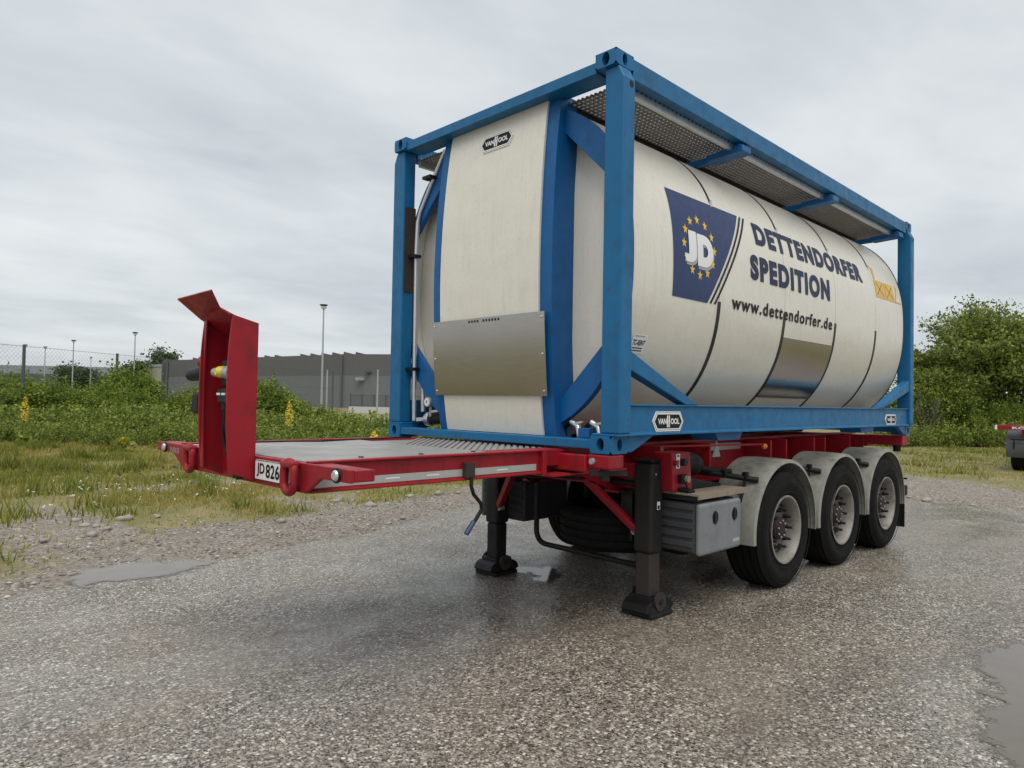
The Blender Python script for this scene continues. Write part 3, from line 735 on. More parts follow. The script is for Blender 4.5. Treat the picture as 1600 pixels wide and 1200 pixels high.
# hazard stickers near the rear
for k in range(2):
    x0 = 4.845+k*.325; A, F = strip2d(x0, x0+.30, .272, .478); d_ = decal(A, F, 'hazard_sticker', 'amber', .003, barrel)
    for m_ in (0, 1):
        xa, xb = (x0+.04, x0+.26) if m_ == 0 else (x0+.26, x0+.04)
        decal(np.array([(xa-.006, .30), (xa+.006, .30), (xb+.006, .45), (xb-.006, .45)]), [(0, 1, 2, 3)], 'sticker_cross', 'rust', .0045, d_)
d_ = decal(np.array([(5.485, .272), (5.70, .272), (5.5925, .50)]), [(0, 1, 2)], 'hazard_sticker', 'amber', .003, barrel)
decal(np.array([(5.515, .285), (5.67, .285), (5.5925, .45)]), [(0, 1, 2)], 'sticker_field', 'clad', .0045, d_)
for k in range(3):
    A, F = strip2d(4.865, 4.955-.02*k, .59-.05*k, .63-.05*k); decal(A, F, 'small_sticker', 'amber', .003, barrel)
# rental sticker by the near front post
A, F = strip2d(.315, .478, -.645, -.508); rs = decal(A, F, 'rental_sticker', 'white', .003, barrel)
A, F = fit_text('TC-RENT', .325, .468, -.588, -.548, .03, .2); decal(A, F, 'lettering', 'navy', .0045, rs)
for y, mt in ((-.522, 'letter_grey'), (-.606, 'rust'), (-.625, 'rust')):
    A, F = strip2d(.335, .45, y-.004, y+.004); decal(A, F, 'fine_print', mt, .0045, rs)

# ================================================================ CHASSIS TRAILER
TR = empty('chassis_trailer', (2.0, 0, 0), 'red three-axle container chassis trailer parked on its black landing legs', 'trailer')
# front crossbar with cut-away ends
FX = -1.9
pr = [(1.225, 1.285), (1.225, 1.226), (.93, 1.224), (.76, 1.142), (-.76, 1.142), (-.84, 1.142), (-.985, 1.226), (-1.245, 1.228), (-1.245, 1.288)]
cb = MB().prism(pr, 'x', FX, FX+.022).build('front_crossbar', 'red', TR, bevel=.004)
MB().box(FX+.0225, FX+.13, -1.243, 1.223, 1.230, 1.284).build('crossbar_box', 'red', cb, bevel=.006); MB().box(FX+.0225, FX+.10, -.795, .795, 1.145, 1.2295).build('crossbar_box', 'red', cb)
for y in (1.075, -1.133):
    lp = MB().lathe([(-.02, .001), (-.02, .018), (-.012, .026), (0, .028)], (FX, y, 1.255), 'x', 20).build('marker_lamp', 'lens', cb, smooth=True)
    MB().lathe([(-.010, .027), (-.010, .034), (0, .036)], (FX, y, 1.255), 'x', 20).build('lamp_rim', 'black', lp, smooth=True)
pl = MB().box(FX-.012, FX-.004, -.705, -.322, 1.168, 1.272).build('number_plate', 'white', cb)
A, F = fit_text('JD', 0, .090, 1.184, 1.256, .024); MB().add([(FX-.0135, -.345-u, v) for u, v in A], F).build('lettering', 'inkblack', pl)
A, F = fit_text('826', 0, .150, 1.184, 1.256, .024, space=1.06); MB().add([(FX-.0135, -.450-u, v) for u, v in A], F).build('lettering', 'inkblack', pl)
for y0, y1, z0, z1 in ((-.705, -.322, 1.168, 1.171), (-.705, -.322, 1.269, 1.272), (-.325, -.322, 1.1715, 1.2685)):
    MB().box(FX-.0138, FX-.0125, y0, y1, z0, z1).build('plate_border', 'inkblack', pl)
A, F = fit_text('3N062B', 0, .17, 1.228, 1.262, 0); MB().add([(FX-.002, .985-u, v) for u, v in A], F).build('lettering', 'tape', cb)
def loop_path(y, w_, z0, z1, x):
    o = []
    for k in range(17):
        t = PI+PI*k/16; o.append((x, y+w_*math.cos(t), z0+w_+w_*math.sin(t)*1.0))
    for k in range(17):
        t = PI*k/16; o.append((x-.0, y+w_*math.cos(t), z1-w_+w_*math.sin(t)))
    o.append(o[0]); o.append(o[1]); return o
for y in (-.738, .56):
    lp = MB().tube(loop_path(y, .052, 1.142, 1.288, FX-.03), .022, 10, False).build('lashing_loop', 'red', cb, smooth=True)
    MB().box(FX-.055, FX-.001, y-.06, y+.06, 1.262, 1.296).build('loop_bracket', 'red', lp, bevel=.012)
# upright headboard: channel open to the front, with forward leaning flap
HB = empty('headboard', (FX-.08, 0, 1.2), None, None, parent=TR)
hy0, hy1 = -.300, .085
def wall(y, th):
    front = [(FX-.165+.022*abs(2*t-1)**2.5, 1.205+t*.83) for t in np.linspace(0, 1, 14)]
    return MB().prism(front+[(FX-.001, 2.0), (FX-.001, 1.15)], 'y', y, y+th)
wall(hy0, .012).build('side_wall', 'red', HB, bevel=.003)
wall(hy1-.012, .012).build('side_wall', 'red', HB, bevel=.003)
MB().box(FX-.022, FX-.004, hy0+.0125, hy1-.0125, 1.15, 1.985).build('back_plate', 'red', HB)
lip = [(hy1-.0125, 1.21), (hy1-.0125, 2.03)]+[(hy1-.030-.022*abs(2*t-1)**2, 2.03-.82*t) for t in np.linspace(0, 1, 12)]
MB().prism(lip, 'x', FX-.150, FX-.142).build('front_lip', 'red', HB)
P0, P1, P2, Q0, Q1 = (-2.062, .085, 2.035), (-2.062, -.17, 2.078), (-2.058, -.299, 2.036), (-1.922, .072, 1.95), (-1.922, -.287, 1.985)
fl = MB().add([P0, P1, (-2.17, -.325, 2.145), (-2.17, .145, 2.142)], [(0, 1, 2, 3)]).build('flap', 'red', HB)
cv = MB().add([P0, P1, P2, Q0, Q1], [(0, 1, 4, 3), (1, 2, 4)]).build('cove', 'red', HB)
for o in (fl, cv):
    k = o.modifiers.new('thickness', 'SOLIDIFY'); k.thickness = .009; k.offset = 0
# couplings and cables in the headboard
sk = MB().box(FX-.10, FX-.022, -.20, -.06, 1.66, 1.80).build('socket_block', 'blackm', HB, bevel=.01)
MB().lathe([(-.05, .001), (-.05, .018), (-.035, .030), (-.015, .033), (.02, .033)], (FX-.11, -.13, 1.735), 'x', 18).build('yellow_cap', 'yellowcap', sk, smooth=True)
MB().tube([(FX-.10, -.13, 1.735), (FX-.12, -.08, 1.735), (FX-.12, -.03, 1.735)], .026, 12).build('coupling', 'galv', sk, smooth=True)
MB().tube([(FX-.10, -.14, 1.735), (FX-.12, -.21, 1.73), (FX-.12, -.26, 1.73)], .036, 12).build('coupling', 'galv', sk, smooth=True)
MB().box(FX-.125, FX-.08, -.21, -.07, 1.565, 1.645).build('plug', 'black', sk, bevel=.01)
for y in (-.10, -.165): MB().box(FX-.13, FX-.1255, y-.022, y+.022, 1.61, 1.622).build('plug_label', 'white', sk)
MB().tube([(FX-.10, -.14, 1.57), (FX-.10, -.14, 1.53)], .022, 10).build('plug', 'black', sk)
for k, (y0, dy, z0) in enumerate(((-.14, .12, 1.53), (-.11, .02, 1.56), (-.17, -.02, 1.5))):
    pts = [(FX-.10+.05*t, y0+.8*dy*math.sin(PI*t)-.06*t, z0-(z0-1.16)*t) for t in np.linspace(0, 1, 14)]
    MB().tube(pts, .011+.003*k, 8).build('cable', 'black', HB, smooth=True)
MB().tube([(FX-.06, -.15, 1.40), (FX-.06, -.15, 1.32)], .018, 8).build('cable_clip', 'white', HB)
MB().box(FX-.09, FX-.03, -.19, -.10, 1.30, 1.315).build('cable_clip', 'black', HB)
for z in (1.24, 1.19):
    MB().lathe([(-.02, .001), (-.02, .016), (0, .018)], (FX-.022, -.10, z), 'x', 10).build('bolt', 'red', HB)
for z, mt, l_ in ((1.735, 'black', .21), (1.56, 'black', .06)):
    s_ = MB().tube([(FX-.09, hy1, z), (FX-.10, hy1+.05, z), (FX-.11, hy1+.05+l_, z-.01)], [.04, .045, .036], 14).build('socket', mt, HB, smooth=True)
    if l_ < .1: MB().box(FX-.155, FX-.05, hy1+.03, hy1+.135, z-.06, z+.065).build('socket_cover', 'black', s_, bevel=.018)
MB().tube([(FX-.09, hy1, 1.80), (FX-.10, hy1+.11, 1.80)], [.045, .038], 14).build('red_coupling', 'red', HB, smooth=True)
# gooseneck deck
box('deck_frame', 'red', TR, FX+.131, .0, -.80, .80, 1.18, 1.268, bevel=.004)
box('deck_plate', 'tread', TR, FX+.05, -.62, -.755, .755, 1.2685, 1.289, bevel=.003)
gp = MB().box(-.605, .17, -.62, .72, 1.2685, 1.276)
for c_ in np.arange(-1.35, .80, .062):              # raised ribs laid diagonally
    x0, x1 = max(-.60, -.615-c_), min(.165, .715-c_)
    if x1-x0 > .05: gp.bar((x0, x0+c_, 1.281), (x1, x1+c_, 1.281), .026, .012)
gp.build('ribbed_plate', 'tread', TR)
box('deck_edge_plate', 'red', TR, -.61, .1, -.80, -.63, 1.2685, 1.288); box('deck_edge_plate', 'red', TR, -.61, .1, .73, .80, 1.2685, 1.288)
MB().tube([(-1.7, .74, 1.294), (-1.2, .70, 1.294), (-1.0, .60, 1.294), (-.6, .72, 1.294), (-.1, .76, 1.294)], .006, 6).build('cable_on_deck', 'black', TR)
for sgn in (-1, 1):
    mb = MB(); yo, yi = sgn*.855, sgn*.801
    prof = [(yo, 1.14), (yo, 1.152), (sgn*.832, 1.156), (sgn*.832, 1.278), (yo-sgn*.0, 1.2845), (yo, 1.295), (yi, 1.295), (yi, 1.14)]
    mb.prism(prof if sgn > 0 else prof[::-1], 'x', FX+.023, -.24)
    bm_ = mb.build('deck_side_beam', 'red', TR, bevel=.003)
    tp = MB().box(FX+.04, -.275, min(sgn*.8325, sgn*.834), max(sgn*.8325, sgn*.834), 1.163, 1.204).build('reflective_tape', 'tape', bm_)
    for x in np.arange(FX+.2, -.35, .27): MB().box(x, x+.09, min(sgn*.8345, sgn*.835), max(sgn*.8345, sgn*.835), 1.181, 1.188).build('tape_mark', 'white', tp)
    MB().box(-.242, -.205, min(sgn*.80, sgn*.865), max(sgn*.80, sgn*.865), 1.125, 1.294).build('beam_stiffener', 'red', bm_, bevel=.003)
    # front bolster arm with twist lock, and its lower flange
    y0, y1 = sorted((sgn*.66, sgn*1.03))
    ba = box('bolster_arm', 'red', TR, -.02, .17, y0, y1, 1.150, 1.264, bevel=.008)
    y0, y1 = sorted((sgn*1.031, sgn*1.215)); MB().box(.0, .15, y0, y1, 1.178, 1.272).build('twistlock_housing', 'red', ba, bevel=.012)
    MB().tube([(.07, sgn*1.12, 1.178), (.07, sgn*1.12, 1.10)], .03, 12).build('twistlock_pin', 'blackm', ba)
    MB().bar((-.03, sgn*1.08, 1.15), (.20, sgn*1.2, 1.145), .02, .03).build('twistlock_handle', 'blackm', ba)
    MB().lathe([(-.015, .001), (-.015, .02), (0, .022)], (-.0, sgn*1.075, 1.225), 'x', 10).build('bolt', 'galv', ba)
    y0, y1 = sorted((sgn*.42, sgn*.90)); box('gooseneck_flange', 'red', TR, -.20, .62, y0, y1, 1.118, 1.135)
    # main longitudinal beam
    y = sgn*.47; prof = [(-.22, 1.117), (.55, 1.06), (1.0, .90), (6.05, .90), (6.15, 1.06), (6.15, 1.262), (-.22, 1.262)]
    web = MB().prism(prof, 'y', y-.012, y+.012).build('main_beam', 'red', TR)
    y0, y1 = y-.07, y+.07
    MB().box(.1, 6.15, y0, y1, 1.2625, 1.277).build('beam_flange', 'red', web); MB().box(1.0, 6.05, y0, y1, .885, .8995).build('beam_flange', 'red', web)
    for x in (1.25, 2.02, 3.2, 3.55, 4.25, 4.55, 5.3, 5.75): MB().box(x-.012, x+.012, min(y+sgn*.0125, y+sgn*.30), max(y+sgn*.0125, y+sgn*.30), .98, 1.262).build('outrigger', 'red', web)
    for x0, x1 in ((.72, 1.10), (1.35, 1.72), (2.1, 3.12), (3.62, 4.15), (4.7, 5.22)):
        MB().box(x0, x1, min(y+sgn*.0125, y+sgn*.014), max(y+sgn*.0125, y+sgn*.014), 1.165, 1.232).build('reflective_tape', 'tape', web)
    y0, y1 = sorted((sgn*.80, sgn*1.2)); rb = box('rear_bolster', 'red', TR, 5.80, 6.0, y0, y1, 1.15, 1.268, bevel=.006)
    MB().tube([(5.93, sgn*1.1, 1.155), (5.93, sgn*1.1, 1.07)], .045, 12).build('twistlock_pin', 'black', rb)
    MB().bar((.9, sgn*.50, 1.25), (2.72, sgn*.93, 1.245), .02, .015).build('side_rail_bar', 'red', TR)
box('cross_member', 'red', TR, 5.80, 6.0, -.80, .80, 1.12, 1.2615); box('cross_member', 'red', TR, -.02, .17, -.66, .66, 1.13, 1.2615)
for x in (.95, 2.0, 3.2, 4.5): box('cross_member', 'red', TR, x-.05, x+.05, -.458, .458, .95, 1.2)
# crank on the near beam
ck = MB().tube([(-.86, -.87, 1.16), (-.87, -.88, 1.11), (-.85, -.88, 1.06), (-.79, -.88, 1.00), (-.785, -.88, .965), (-.83, -.88, .91), (-.86, -.88, .88)], .0115, 8).build('crank_handle', 'black', TR, smooth=True)
MB().tube([(-.845, -.88, .90), (-.90, -.88, .835)], .0155, 10).build('crank_grip', plain('blue_grip', (.015, .05, .13), .4), ck, smooth=True)
MB().box(-.90, -.83, -.868, -.8355, 1.155, 1.24).build('crank_hook', 'rust', ck)
# landing legs
for sgn in (-1, 1):
    y = sgn*.84; lg = empty('landing_leg', (.98, y, 0), None, None, parent=TR)
    MB().box(.98-.083, .98+.083, y-.083, y+.083, .47, 1.16).build('outer_tube', 'blackm', lg, bevel=.028, seg=3)
    MB().box(.98-.068, .98+.068, y-.068, y+.068, .12, .4695).build('inner_tube', 'rust' if sgn < 0 else 'blackm', lg, bevel=.016, seg=3)
    MB().box(.98-.088, .98+.088, y-.088, y+.088, 1.1605, 1.18).build('leg_cap', 'black', lg, bevel=.006)
    # foot: flared shoe with two ears and a bent base plate
    MB().add([(.98+sx*a_, y+sy*b_, z) for z, a_, b_ in ((.006, .142, .14), (.035, .142, .14), (.05, .115, .12), (.13, .10, .10), (.155, .10, .10)) for sx, sy in ((-1, -1), (1, -1), (1, 1), (-1, 1))],
             [(4*i+j, 4*i+(j+1) % 4, 4*i+4+(j+1) % 4, 4*i+4+j) for i in range(4) for j in range(4)]+[(0, 3, 2, 1), (16, 17, 18, 19)]).build('foot', 'black', lg, bevel=.008)
    for sx in (-1, 1):
        MB().prism([(.98+sx*.14, .03), (.98+sx*.182, .055), (.98+sx*.155, .105), (.98+sx*.105, .13), (.98+sx*.09, .06)], 'y', y-.115, y+.115).build('foot_flange', 'black', lg, bevel=.006)
    for s2 in (-1, 1):
        ear = MB().lathe([(-.01, .001), (-.01, .07), (.01, .07), (.01, .001)], (.98, y+s2*.115, .115), 'y', 20).build('pivot_ear', 'rust', lg, smooth=True)
        MB().lathe([(-.02, .001), (-.02, .022), (.02, .022), (.02, .001)], (.98, y+s2*.115, .115), 'y', 12).build('pivot_bolt', 'blackm', ear)
    if sgn < 0:
        MB().box(.98-.008, .98+.03, y-.0848, y-.0836, .80, .86).build('label_sticker', 'white', lg)
        MB().box(.98-.002, .98+.024, y-.0856, y-.085, .805, .832).build('sticker_mark', 'inkblack', lg)
        MB().lathe([(-.006, .001), (-.006, .008), (0, .009)], (.95, y-.083, 1.07), 'y', 8).build('rivet', 'galv', lg)
    br = MB().bar((.94, y-sgn*.06, .62), (.70, sgn*.30, 1.11), .05, .06, (1, 0, 0)).build('leg_brace', 'red', TR, bevel=.005)
    MB().lathe([(-.03, .001), (-.03, .025), (.03, .025), (.03, .001)], (.94, y-sgn*.085, .62), 'x', 10).build('brace_bolt', 'galv', br)
    MB().bar((1.0, y-sgn*.05, 1.08), (1.0, sgn*.47, 1.08), .12, .10).build('leg_mount', 'red', TR, bevel=.006)
MB().tube([(.98, .75, .98), (.98, -.75, .98)], .024, 10).build('cross_shaft', 'blackm', TR, smooth=True)
# spare wheel lying flat in its tubular cradle
def tyre_prof(w_, ro, ri):
    h_ = w_/2; p = [(-h_*.72, ri), (-h_*.86, ri+.02), (-h_*.97, ri+.10), (-h_, (ri+ro)/2+.02), (-h_*.96, ro-.07), (-h_*.88, ro-.03), (-h_*.80, ro-.012)]
    gs = [-.62, -.32, 0, .32, .62]; tr_ = []
    for g in gs:
        tr_ += [((g-.045)*h_*1.15, ro-.002), ((g-.035)*h_*1.15, ro-.016), ((g+.035)*h_*1.15, ro-.016), ((g+.045)*h_*1.15, ro-.002)]
    return p+tr_+[(-a_, b_) for a_, b_ in p[::-1]]
sp = MB().lathe(tyre_prof(.35, .50, .29), (1.42, -.22, .56), 'z', 48, True).build('spare_tyre', 'rubber', TR, smooth=True)
MB().lathe([(-.12, .29), (-.10, .28), (-.02, .26), (.0, .10), (.0, .001)], (1.42, -.22, .56), 'z', 32).build('spare_rim', 'rim', sp, smooth=True)
def rounded(pts, r_=.08, n=6):
    P_ = [Vector(p) for p in pts]; o = [P_[0]]
    for i in range(1, len(P_)-1):
        a_ = P_[i]+(P_[i-1]-P_[i]).normalized()*r_; b_ = P_[i]+(P_[i+1]-P_[i]).normalized()*r_
        for k in range(n+1):
            t = k/n; o.append(a_*(1-t)**2+P_[i]*2*t*(1-t)+b_*t*t)
    o.append(P_[-1]); return o
MB().tube(rounded([(1.05, .40, 1.0), (1.05, .40, .345), (1.05, -.76, .33), (1.12, -.80, .42)], .13), .024, 10).build('spare_cradle', 'blackm', TR, smooth=True)
MB().tube(rounded([(1.75, .40, 1.0), (1.75, .40, .345), (1.75, -.76, .33), (1.75, -.80, .95)], .13), .024, 10).build('spare_cradle', 'blackm', TR, smooth=True)
# tool boxes with grey lids
def tool_box(sgn):
    tb = empty('tool_box', (1.42, sgn*.9, .48), None, None, parent=TR)
    y0, y1 = sorted((sgn*.62, sgn*1.165))
    MB().box(1.115, 1.725, y0, y1, .485, .865).build('box_body', 'dark_plastic', tb, bevel=.02)
    for k in range(5):
        z = .53+k*.07; MB().box(1.100, 1.1145, min(sgn*.64, sgn*1.15), max(sgn*.64, sgn*1.15), z, z+.042).build('body_rib', 'dark_plastic', tb, bevel=.004)
    y0, y1 = sorted((sgn*1.166, sgn*1.215)); lid = MB().box(1.105, 1.735, y0, y1, .472, .862).build('box_lid', 'grey_plastic', tb, bevel=.028, seg=3)
    for x in (1.32, 1.62):
        hp = MB().lathe([(0, .001), (0, .028), (.003, .032), (.004, .040), (-.004, .042)], (x, sgn*1.2155 if sgn > 0 else sgn*1.2155, .745), 'y', 20)
        hp.v = [(p[0], (p[1]-sgn*1.2155)*(-1 if sgn < 0 else 1)+sgn*1.2155, (p[2]-.745)*1.25+.745) for p in hp.v]
        h_ = hp.build('latch', 'black', lid, smooth=True)
        MB().box(x-.012, x+.012, min(sgn*1.2158, sgn*1.224), max(sgn*1.2158, sgn*1.224), .705, .79).build('latch_handle', 'blackm', lid, bevel=.005)
    MB().box(1.60, 1.70, min(sgn*1.2152, sgn*1.2165), max(sgn*1.2152, sgn*1.2165), .525, .552).build('box_sticker', 'tape', lid)
    # platform above
    pf = empty('platform', (1.2, sgn*.95, .9), None, None, parent=TR)
    ys = np.linspace(.66, 1.20, 8)
    for i in range(7):
        y0, y1 = sorted((sgn*(ys[i]+.003), sgn*(ys[i+1]-.003))); MB().box(1.09, 1.86, y0, y1, .918, .934).build('plank', 'wood', pf, bevel=.002)
    y0, y1 = sorted((sgn*1.1985, sgn*1.208)); MB().box(1.09, 1.86, y0, y1, .895, .936).build('platform_edge', 'wood', pf)
    for x in (1.125, 1.45, 1.78): MB().box(x-.025, x+.025, min(sgn*.48, sgn*1.19), max(sgn*.48, sgn*1.19), .880, .9175).build('platform_bearer', 'blackm', pf)
tool_box(-1); tool_box(1)
MB().box(1.09, 1.72, -.61, -.50, .50, .90).build('box_hanger', 'blackm', TR)
# red valve box on the platform
vb = MB().prism([(1.04, .937), (1.31, .937), (1.27, 1.235), (1.01, 1.235)], 'y', -1.02, -.86).build('valve_box', 'red', TR, bevel=.006)
lb = MB().box(1.075, 1.125, -1.0225, -1.0205, 1.115, 1.225).build('valve_label', 'white', vb, bevel=.0)
for z in (1.21, 1.17, 1.13): MB().box(1.088, 1.112, -1.0235, -1.0226, z-.008, z+.008).build('label_mark', 'inkblack', lb)
MB().tube([(1.15, -1.02, 1.16), (1.15, -1.06, 1.16)], .028, 12).build('valve_knob', 'black', vb); MB().tube([(1.05, -1.02, 1.16), (1.05, -1.05, 1.16)], .02, 12).build('valve_knob', 'red', vb)
MB().box(1.10, 1.18, -1.06, -1.0205, 1.00, 1.07).build('valve_button', 'black', vb, bevel=.006); MB().tube([(1.155, -1.06, 1.035), (1.155, -1.085, 1.035)], .026, 12).build('valve_button', 'wood', vb)
MB().tube([(1.16, -1.05, 1.0), (1.17, -1.06, .97), (1.20, -1.05, .945)], .008, 6).build('valve_hose', 'black', vb)
# air reservoir and brake cylinder behind it
MB().lathe([(-.17, .001), (-.17, .06), (-.14, .085), (.0, .085), (.02, .10), (.06, .10), (.08, .085), (.13, .082), (.15, .05), (.15, .001)], (1.62, -.78, 1.10), 'x', 24).build('brake_cylinder', 'blackm', TR, smooth=True)
MB().tube([(1.7, -.8, 1.08), (1.9, -.85, 1.04), (2.05, -.95, 1.03)], .025, 8).build('air_hose', 'black', TR, smooth=True)
MB().add([(2.33, -.62, 1.12), (2.47, -.62, 1.12), (2.40, -.62, 1.27), (2.33, -.612, 1.12), (2.47, -.612, 1.12), (2.40, -.612, 1.27)], [(0, 1, 2), (5, 4, 3), (0, 3, 4, 1), (1, 4, 5, 2), (2, 5, 3, 0)]).build('warning_triangle', 'tape', TR)
MB().sphere((2.72, -.93, 1.225), .028, 10, 6).build('side_marker', 'orange', TR, smooth=True)
# axles, wheels, mudguards
WX = [2.56, 3.87, 5.18]; WZ, WR = .512, .512
def wheel(sgn):
    wl = empty('wheel', (0, 0, 0), None, None)
    yo = 0     # outer side wall at local y = -0.19 on the near side
    MB().lathe(tyre_prof(.375, WR, .288), (0, 0, 0), 'y', 72, True).build('tyre', 'rubber', wl, smooth=True)
    for k, (rr_, w2) in enumerate(((.335, .006), (.47, .004))):
        MB().lathe([(-.187, rr_-w2), (-.1905, rr_-w2/2), (-.1905, rr_+w2/2), (-.187, rr_+w2)], (0, 0, 0), 'y', 64).build('tyre_ridge', 'rubber', wl, smooth=True)
    MB().lathe([(-.168, .302), (-.176, .300), (-.176, .286), (-.162, .276), (-.10, .268), (-.05, .262), (.12, .262), (.14, .29)], (0, 0, 0), 'y', 56).build('rim', 'rim', wl, smooth=True)
    MB().lathe([(-.02, .262), (-.045, .235), (-.075, .20), (-.082, .15), (-.08, .10), (-.08, .001)], (0, 0, 0), 'y', 48).build('wheel_disc', 'rimdisc', wl, smooth=True)
    MB().lathe([(-.08, .105), (-.105, .100), (-.112, .09), (-.128, .076), (-.132, .064), (-.132, .001)], (0, 0, 0), 'y', 28).build('hub', 'hub', wl, smooth=True)
    for k in range(10):
        t = 2*PI*k/10+.15; MB().tube([(.168*math.cos(t), -.08, .168*math.sin(t)), (.168*math.cos(t), -.108, .168*math.sin(t)), (.168*math.cos(t), -.109, .168*math.sin(t)), (.168*math.cos(t), -.15, .168*math.sin(t))], [.0215, .019, .013, .013], 6).build('wheel_nut', 'blackm', wl)
    for k in range(8):
        t = 2*PI*k/8; MB().tube([(.072*math.cos(t), -.130, .072*math.sin(t)), (.072*math.cos(t), -.139, .072*math.sin(t))], .009, 6).build('hub_bolt', 'galv', wl)
    for k in range(10):
        t = 2*PI*(k+.5)/10+.15; 
        h_ = MB().lathe([(0, .001), (0, .023), (.002, .025)], (0, 0, 0), 'y', 12)
        h_.v = [(p[0]+.222*math.cos(t), p[1]-.063, p[2]+.222*math.sin(t)) for p in h_.v]; h_.build('hand_hole', 'black', wl)
    return wl
w0 = wheel(-1)
def arc_pts(r_, a0, a1, n=40): return [(r_*math.cos(a), r_*math.sin(a)) for a in np.linspace(a0, a1, n)]
def mudguard():
    fd = empty('mudguard', (0, 0, 0), None, None)
    a0, a1 = R(186), R(-6); n = 44
    def rad(a): return .625*(1+.01*math.cos(2*a))
    prof = [(-.205, .0), (-.213, -.030), (-.208, -.032), (-.198, -.012), (.205, -.012), (.205, .0), (.06, .006), (-.06, .006)]
    mb = MB(); m = len(prof)
    for a in np.linspace(a0, a1, n):
        for y, dr in prof: mb.v.append(((rad(a)+dr)*math.cos(a), y, (rad(a)+dr)*math.sin(a)))
    for i in range(n-1):
        for j in range(m): mb.f.append((m*i+j, m*i+(j+1) % m, m*(i+1)+(j+1) % m, m*(i+1)+j))
    mb.f += [tuple(range(m))[::-1], tuple(m*(n-1)+j for j in range(m))]
    mb.build('guard_shell', 'fender', fd, smooth=True)
    MB().tube([(-.72, .26, .52), (-.48, -.09, .468), (-.445, -.15, .46)], .025, 10).build('guard_stay', 'black', fd, smooth=True)
    for x, y, z in ((-.50, -.06, .478), (-.60, .08, .49)):
        MB().box(x-.028, x+.028, y-.022, y+.022, z-.02, z+.048).build('stay_clamp', 'black', fd, bevel=.008)
    MB().bar((-.50, -.06, .47), (-.585, -.06, .28), .035, .012, (0, 1, 0)).build('stay_strap', 'blackm', fd)
    return fd
f0 = mudguard()
first = True
for sgn in (-1, 1):
    for i, x in enumerate(WX):
        wl = w0 if first else copy_tree(w0); fd = f0 if first else copy_tree(f0); first = False
        wl.parent = TR; wl.location = (x-2.0, sgn*1.045, WZ); fd.parent = TR; fd.location = (x-2.0, sgn*1.02, WZ)
        for o in (wl, fd): o.rotation_euler = (0, R(37*i+11) if o is wl else 0, 0 if sgn < 0 else PI)
for x in WX:
    ax = MB().tube([(x, -.88, WZ), (x, .88, WZ)], .065, 16).build('axle', 'blackm', TR, smooth=True)
    for sgn in (-1, 1):
        MB().bar((x-.55, sgn*.5, .80), (x+.15, sgn*.5, .58), .10, .05).build('trailing_arm', 'blackm', ax); MB().lathe([(0, .12), (.05, .14), (.16, .14), (.2, .1)], (x+.25, sgn*.5, .66), 'z', 20).build('air_spring', 'rubber', ax, smooth=True)
        MB().lathe([(-.05, .001), (-.05, .21), (.09, .21), (.09, .001)], (x, sgn*.80, WZ), 'y', 28).build('brake_drum', 'rust', ax, smooth=True)
for sgn in (-1, 1):
    mf = MB().box(5.80, 5.812, min(sgn*.83, sgn*1.225), max(sgn*.83, sgn*1.225), .17, .66).build('mud_flap', 'black', TR)
    MB().bar((5.86, sgn*.6, .74), (5.92, sgn*1.22, .745), .03, .02).build('flap_bracket', 'black', TR)
# rear under-run bar and lamps
ur = MB().box(6.10, 6.18, -1.15, 1.15, .52, .64).build('underrun_bar', 'blackm', TR, bevel=.006)
for sgn in (-1, 1): MB().box(6.19, 6.24, min(sgn*.35, sgn*.72), max(sgn*.35, sgn*.72), .66, .80).build('tail_lamp', 'red', ur, bevel=.01)
for sgn in (-1, 1): MB().box(6.06, 6.12, sgn*.5-.04, sgn*.5+.04, .6405, .95).build('underrun_stay', 'blackm', ur)
for k, pts in enumerate(([(.2, -.44, 1.08), (.6, -.46, 1.02), (1.0, -.50, 1.04), (1.25, -.70, 1.0), (1.3, -.84, 1.05)], [(1.33, -.9, 1.1), (1.42, -.8, 1.16), (1.55, -.62, 1.2), (1.9, -.5, 1.18), (2.6, -.5, 1.15)],
                         [(1.7, -.55, 1.0), (2.0, -.62, .93), (2.3, -.6, .86), (2.56, -.62, .72)], [(3.0, -.52, 1.0), (3.3, -.6, .92), (3.6, -.6, .84), (3.87, -.62, .72)], [(.5, .1, 1.05), (.8, .2, .92), (1.1, .3, 1.0), (1.5, .3, 1.02)],
                         [(-.2, -.5, 1.10), (.3, -.55, 1.06), (.7, -.62, 1.09), (.9, -.75, 1.02)])):
    P_ = [Vector(p) for p in pts]; sm2 = []
    for i in range(len(P_)-1):
        a_, b_, c_, d_ = P_[max(i-1, 0)], P_[i], P_[i+1], P_[min(i+2, len(P_)-1)]
        for t in (0, .25, .5, .75): sm2.append(.5*((2*b_)+(c_-a_)*t+(2*a_-5*b_+4*c_-d_)*t*t+(-a_+3*b_-3*c_+d_)*t**3))
    MB().tube(sm2+[P_[-1]], .011, 6).build('air_line', 'black', TR, smooth=True)
for x, y in ((2.0, -.60), (3.25, -.58)):
    MB().lathe([(-.30, .001), (-.30, .06), (-.26, .10), (.26, .10), (.30, .06), (.30, .001)], (x+.2, .1, .82), 'y', 20).build('air_reservoir', 'blackm', TR, smooth=True)
for x in (-1.5, -1.1, -.7): 
    for y in (-.70, .70): MB().lathe([(0, .016), (.006, .014), (.006, .001)], (x, y, 1.2893), 'z', 8).build('deck_bolt', 'rust', TR)
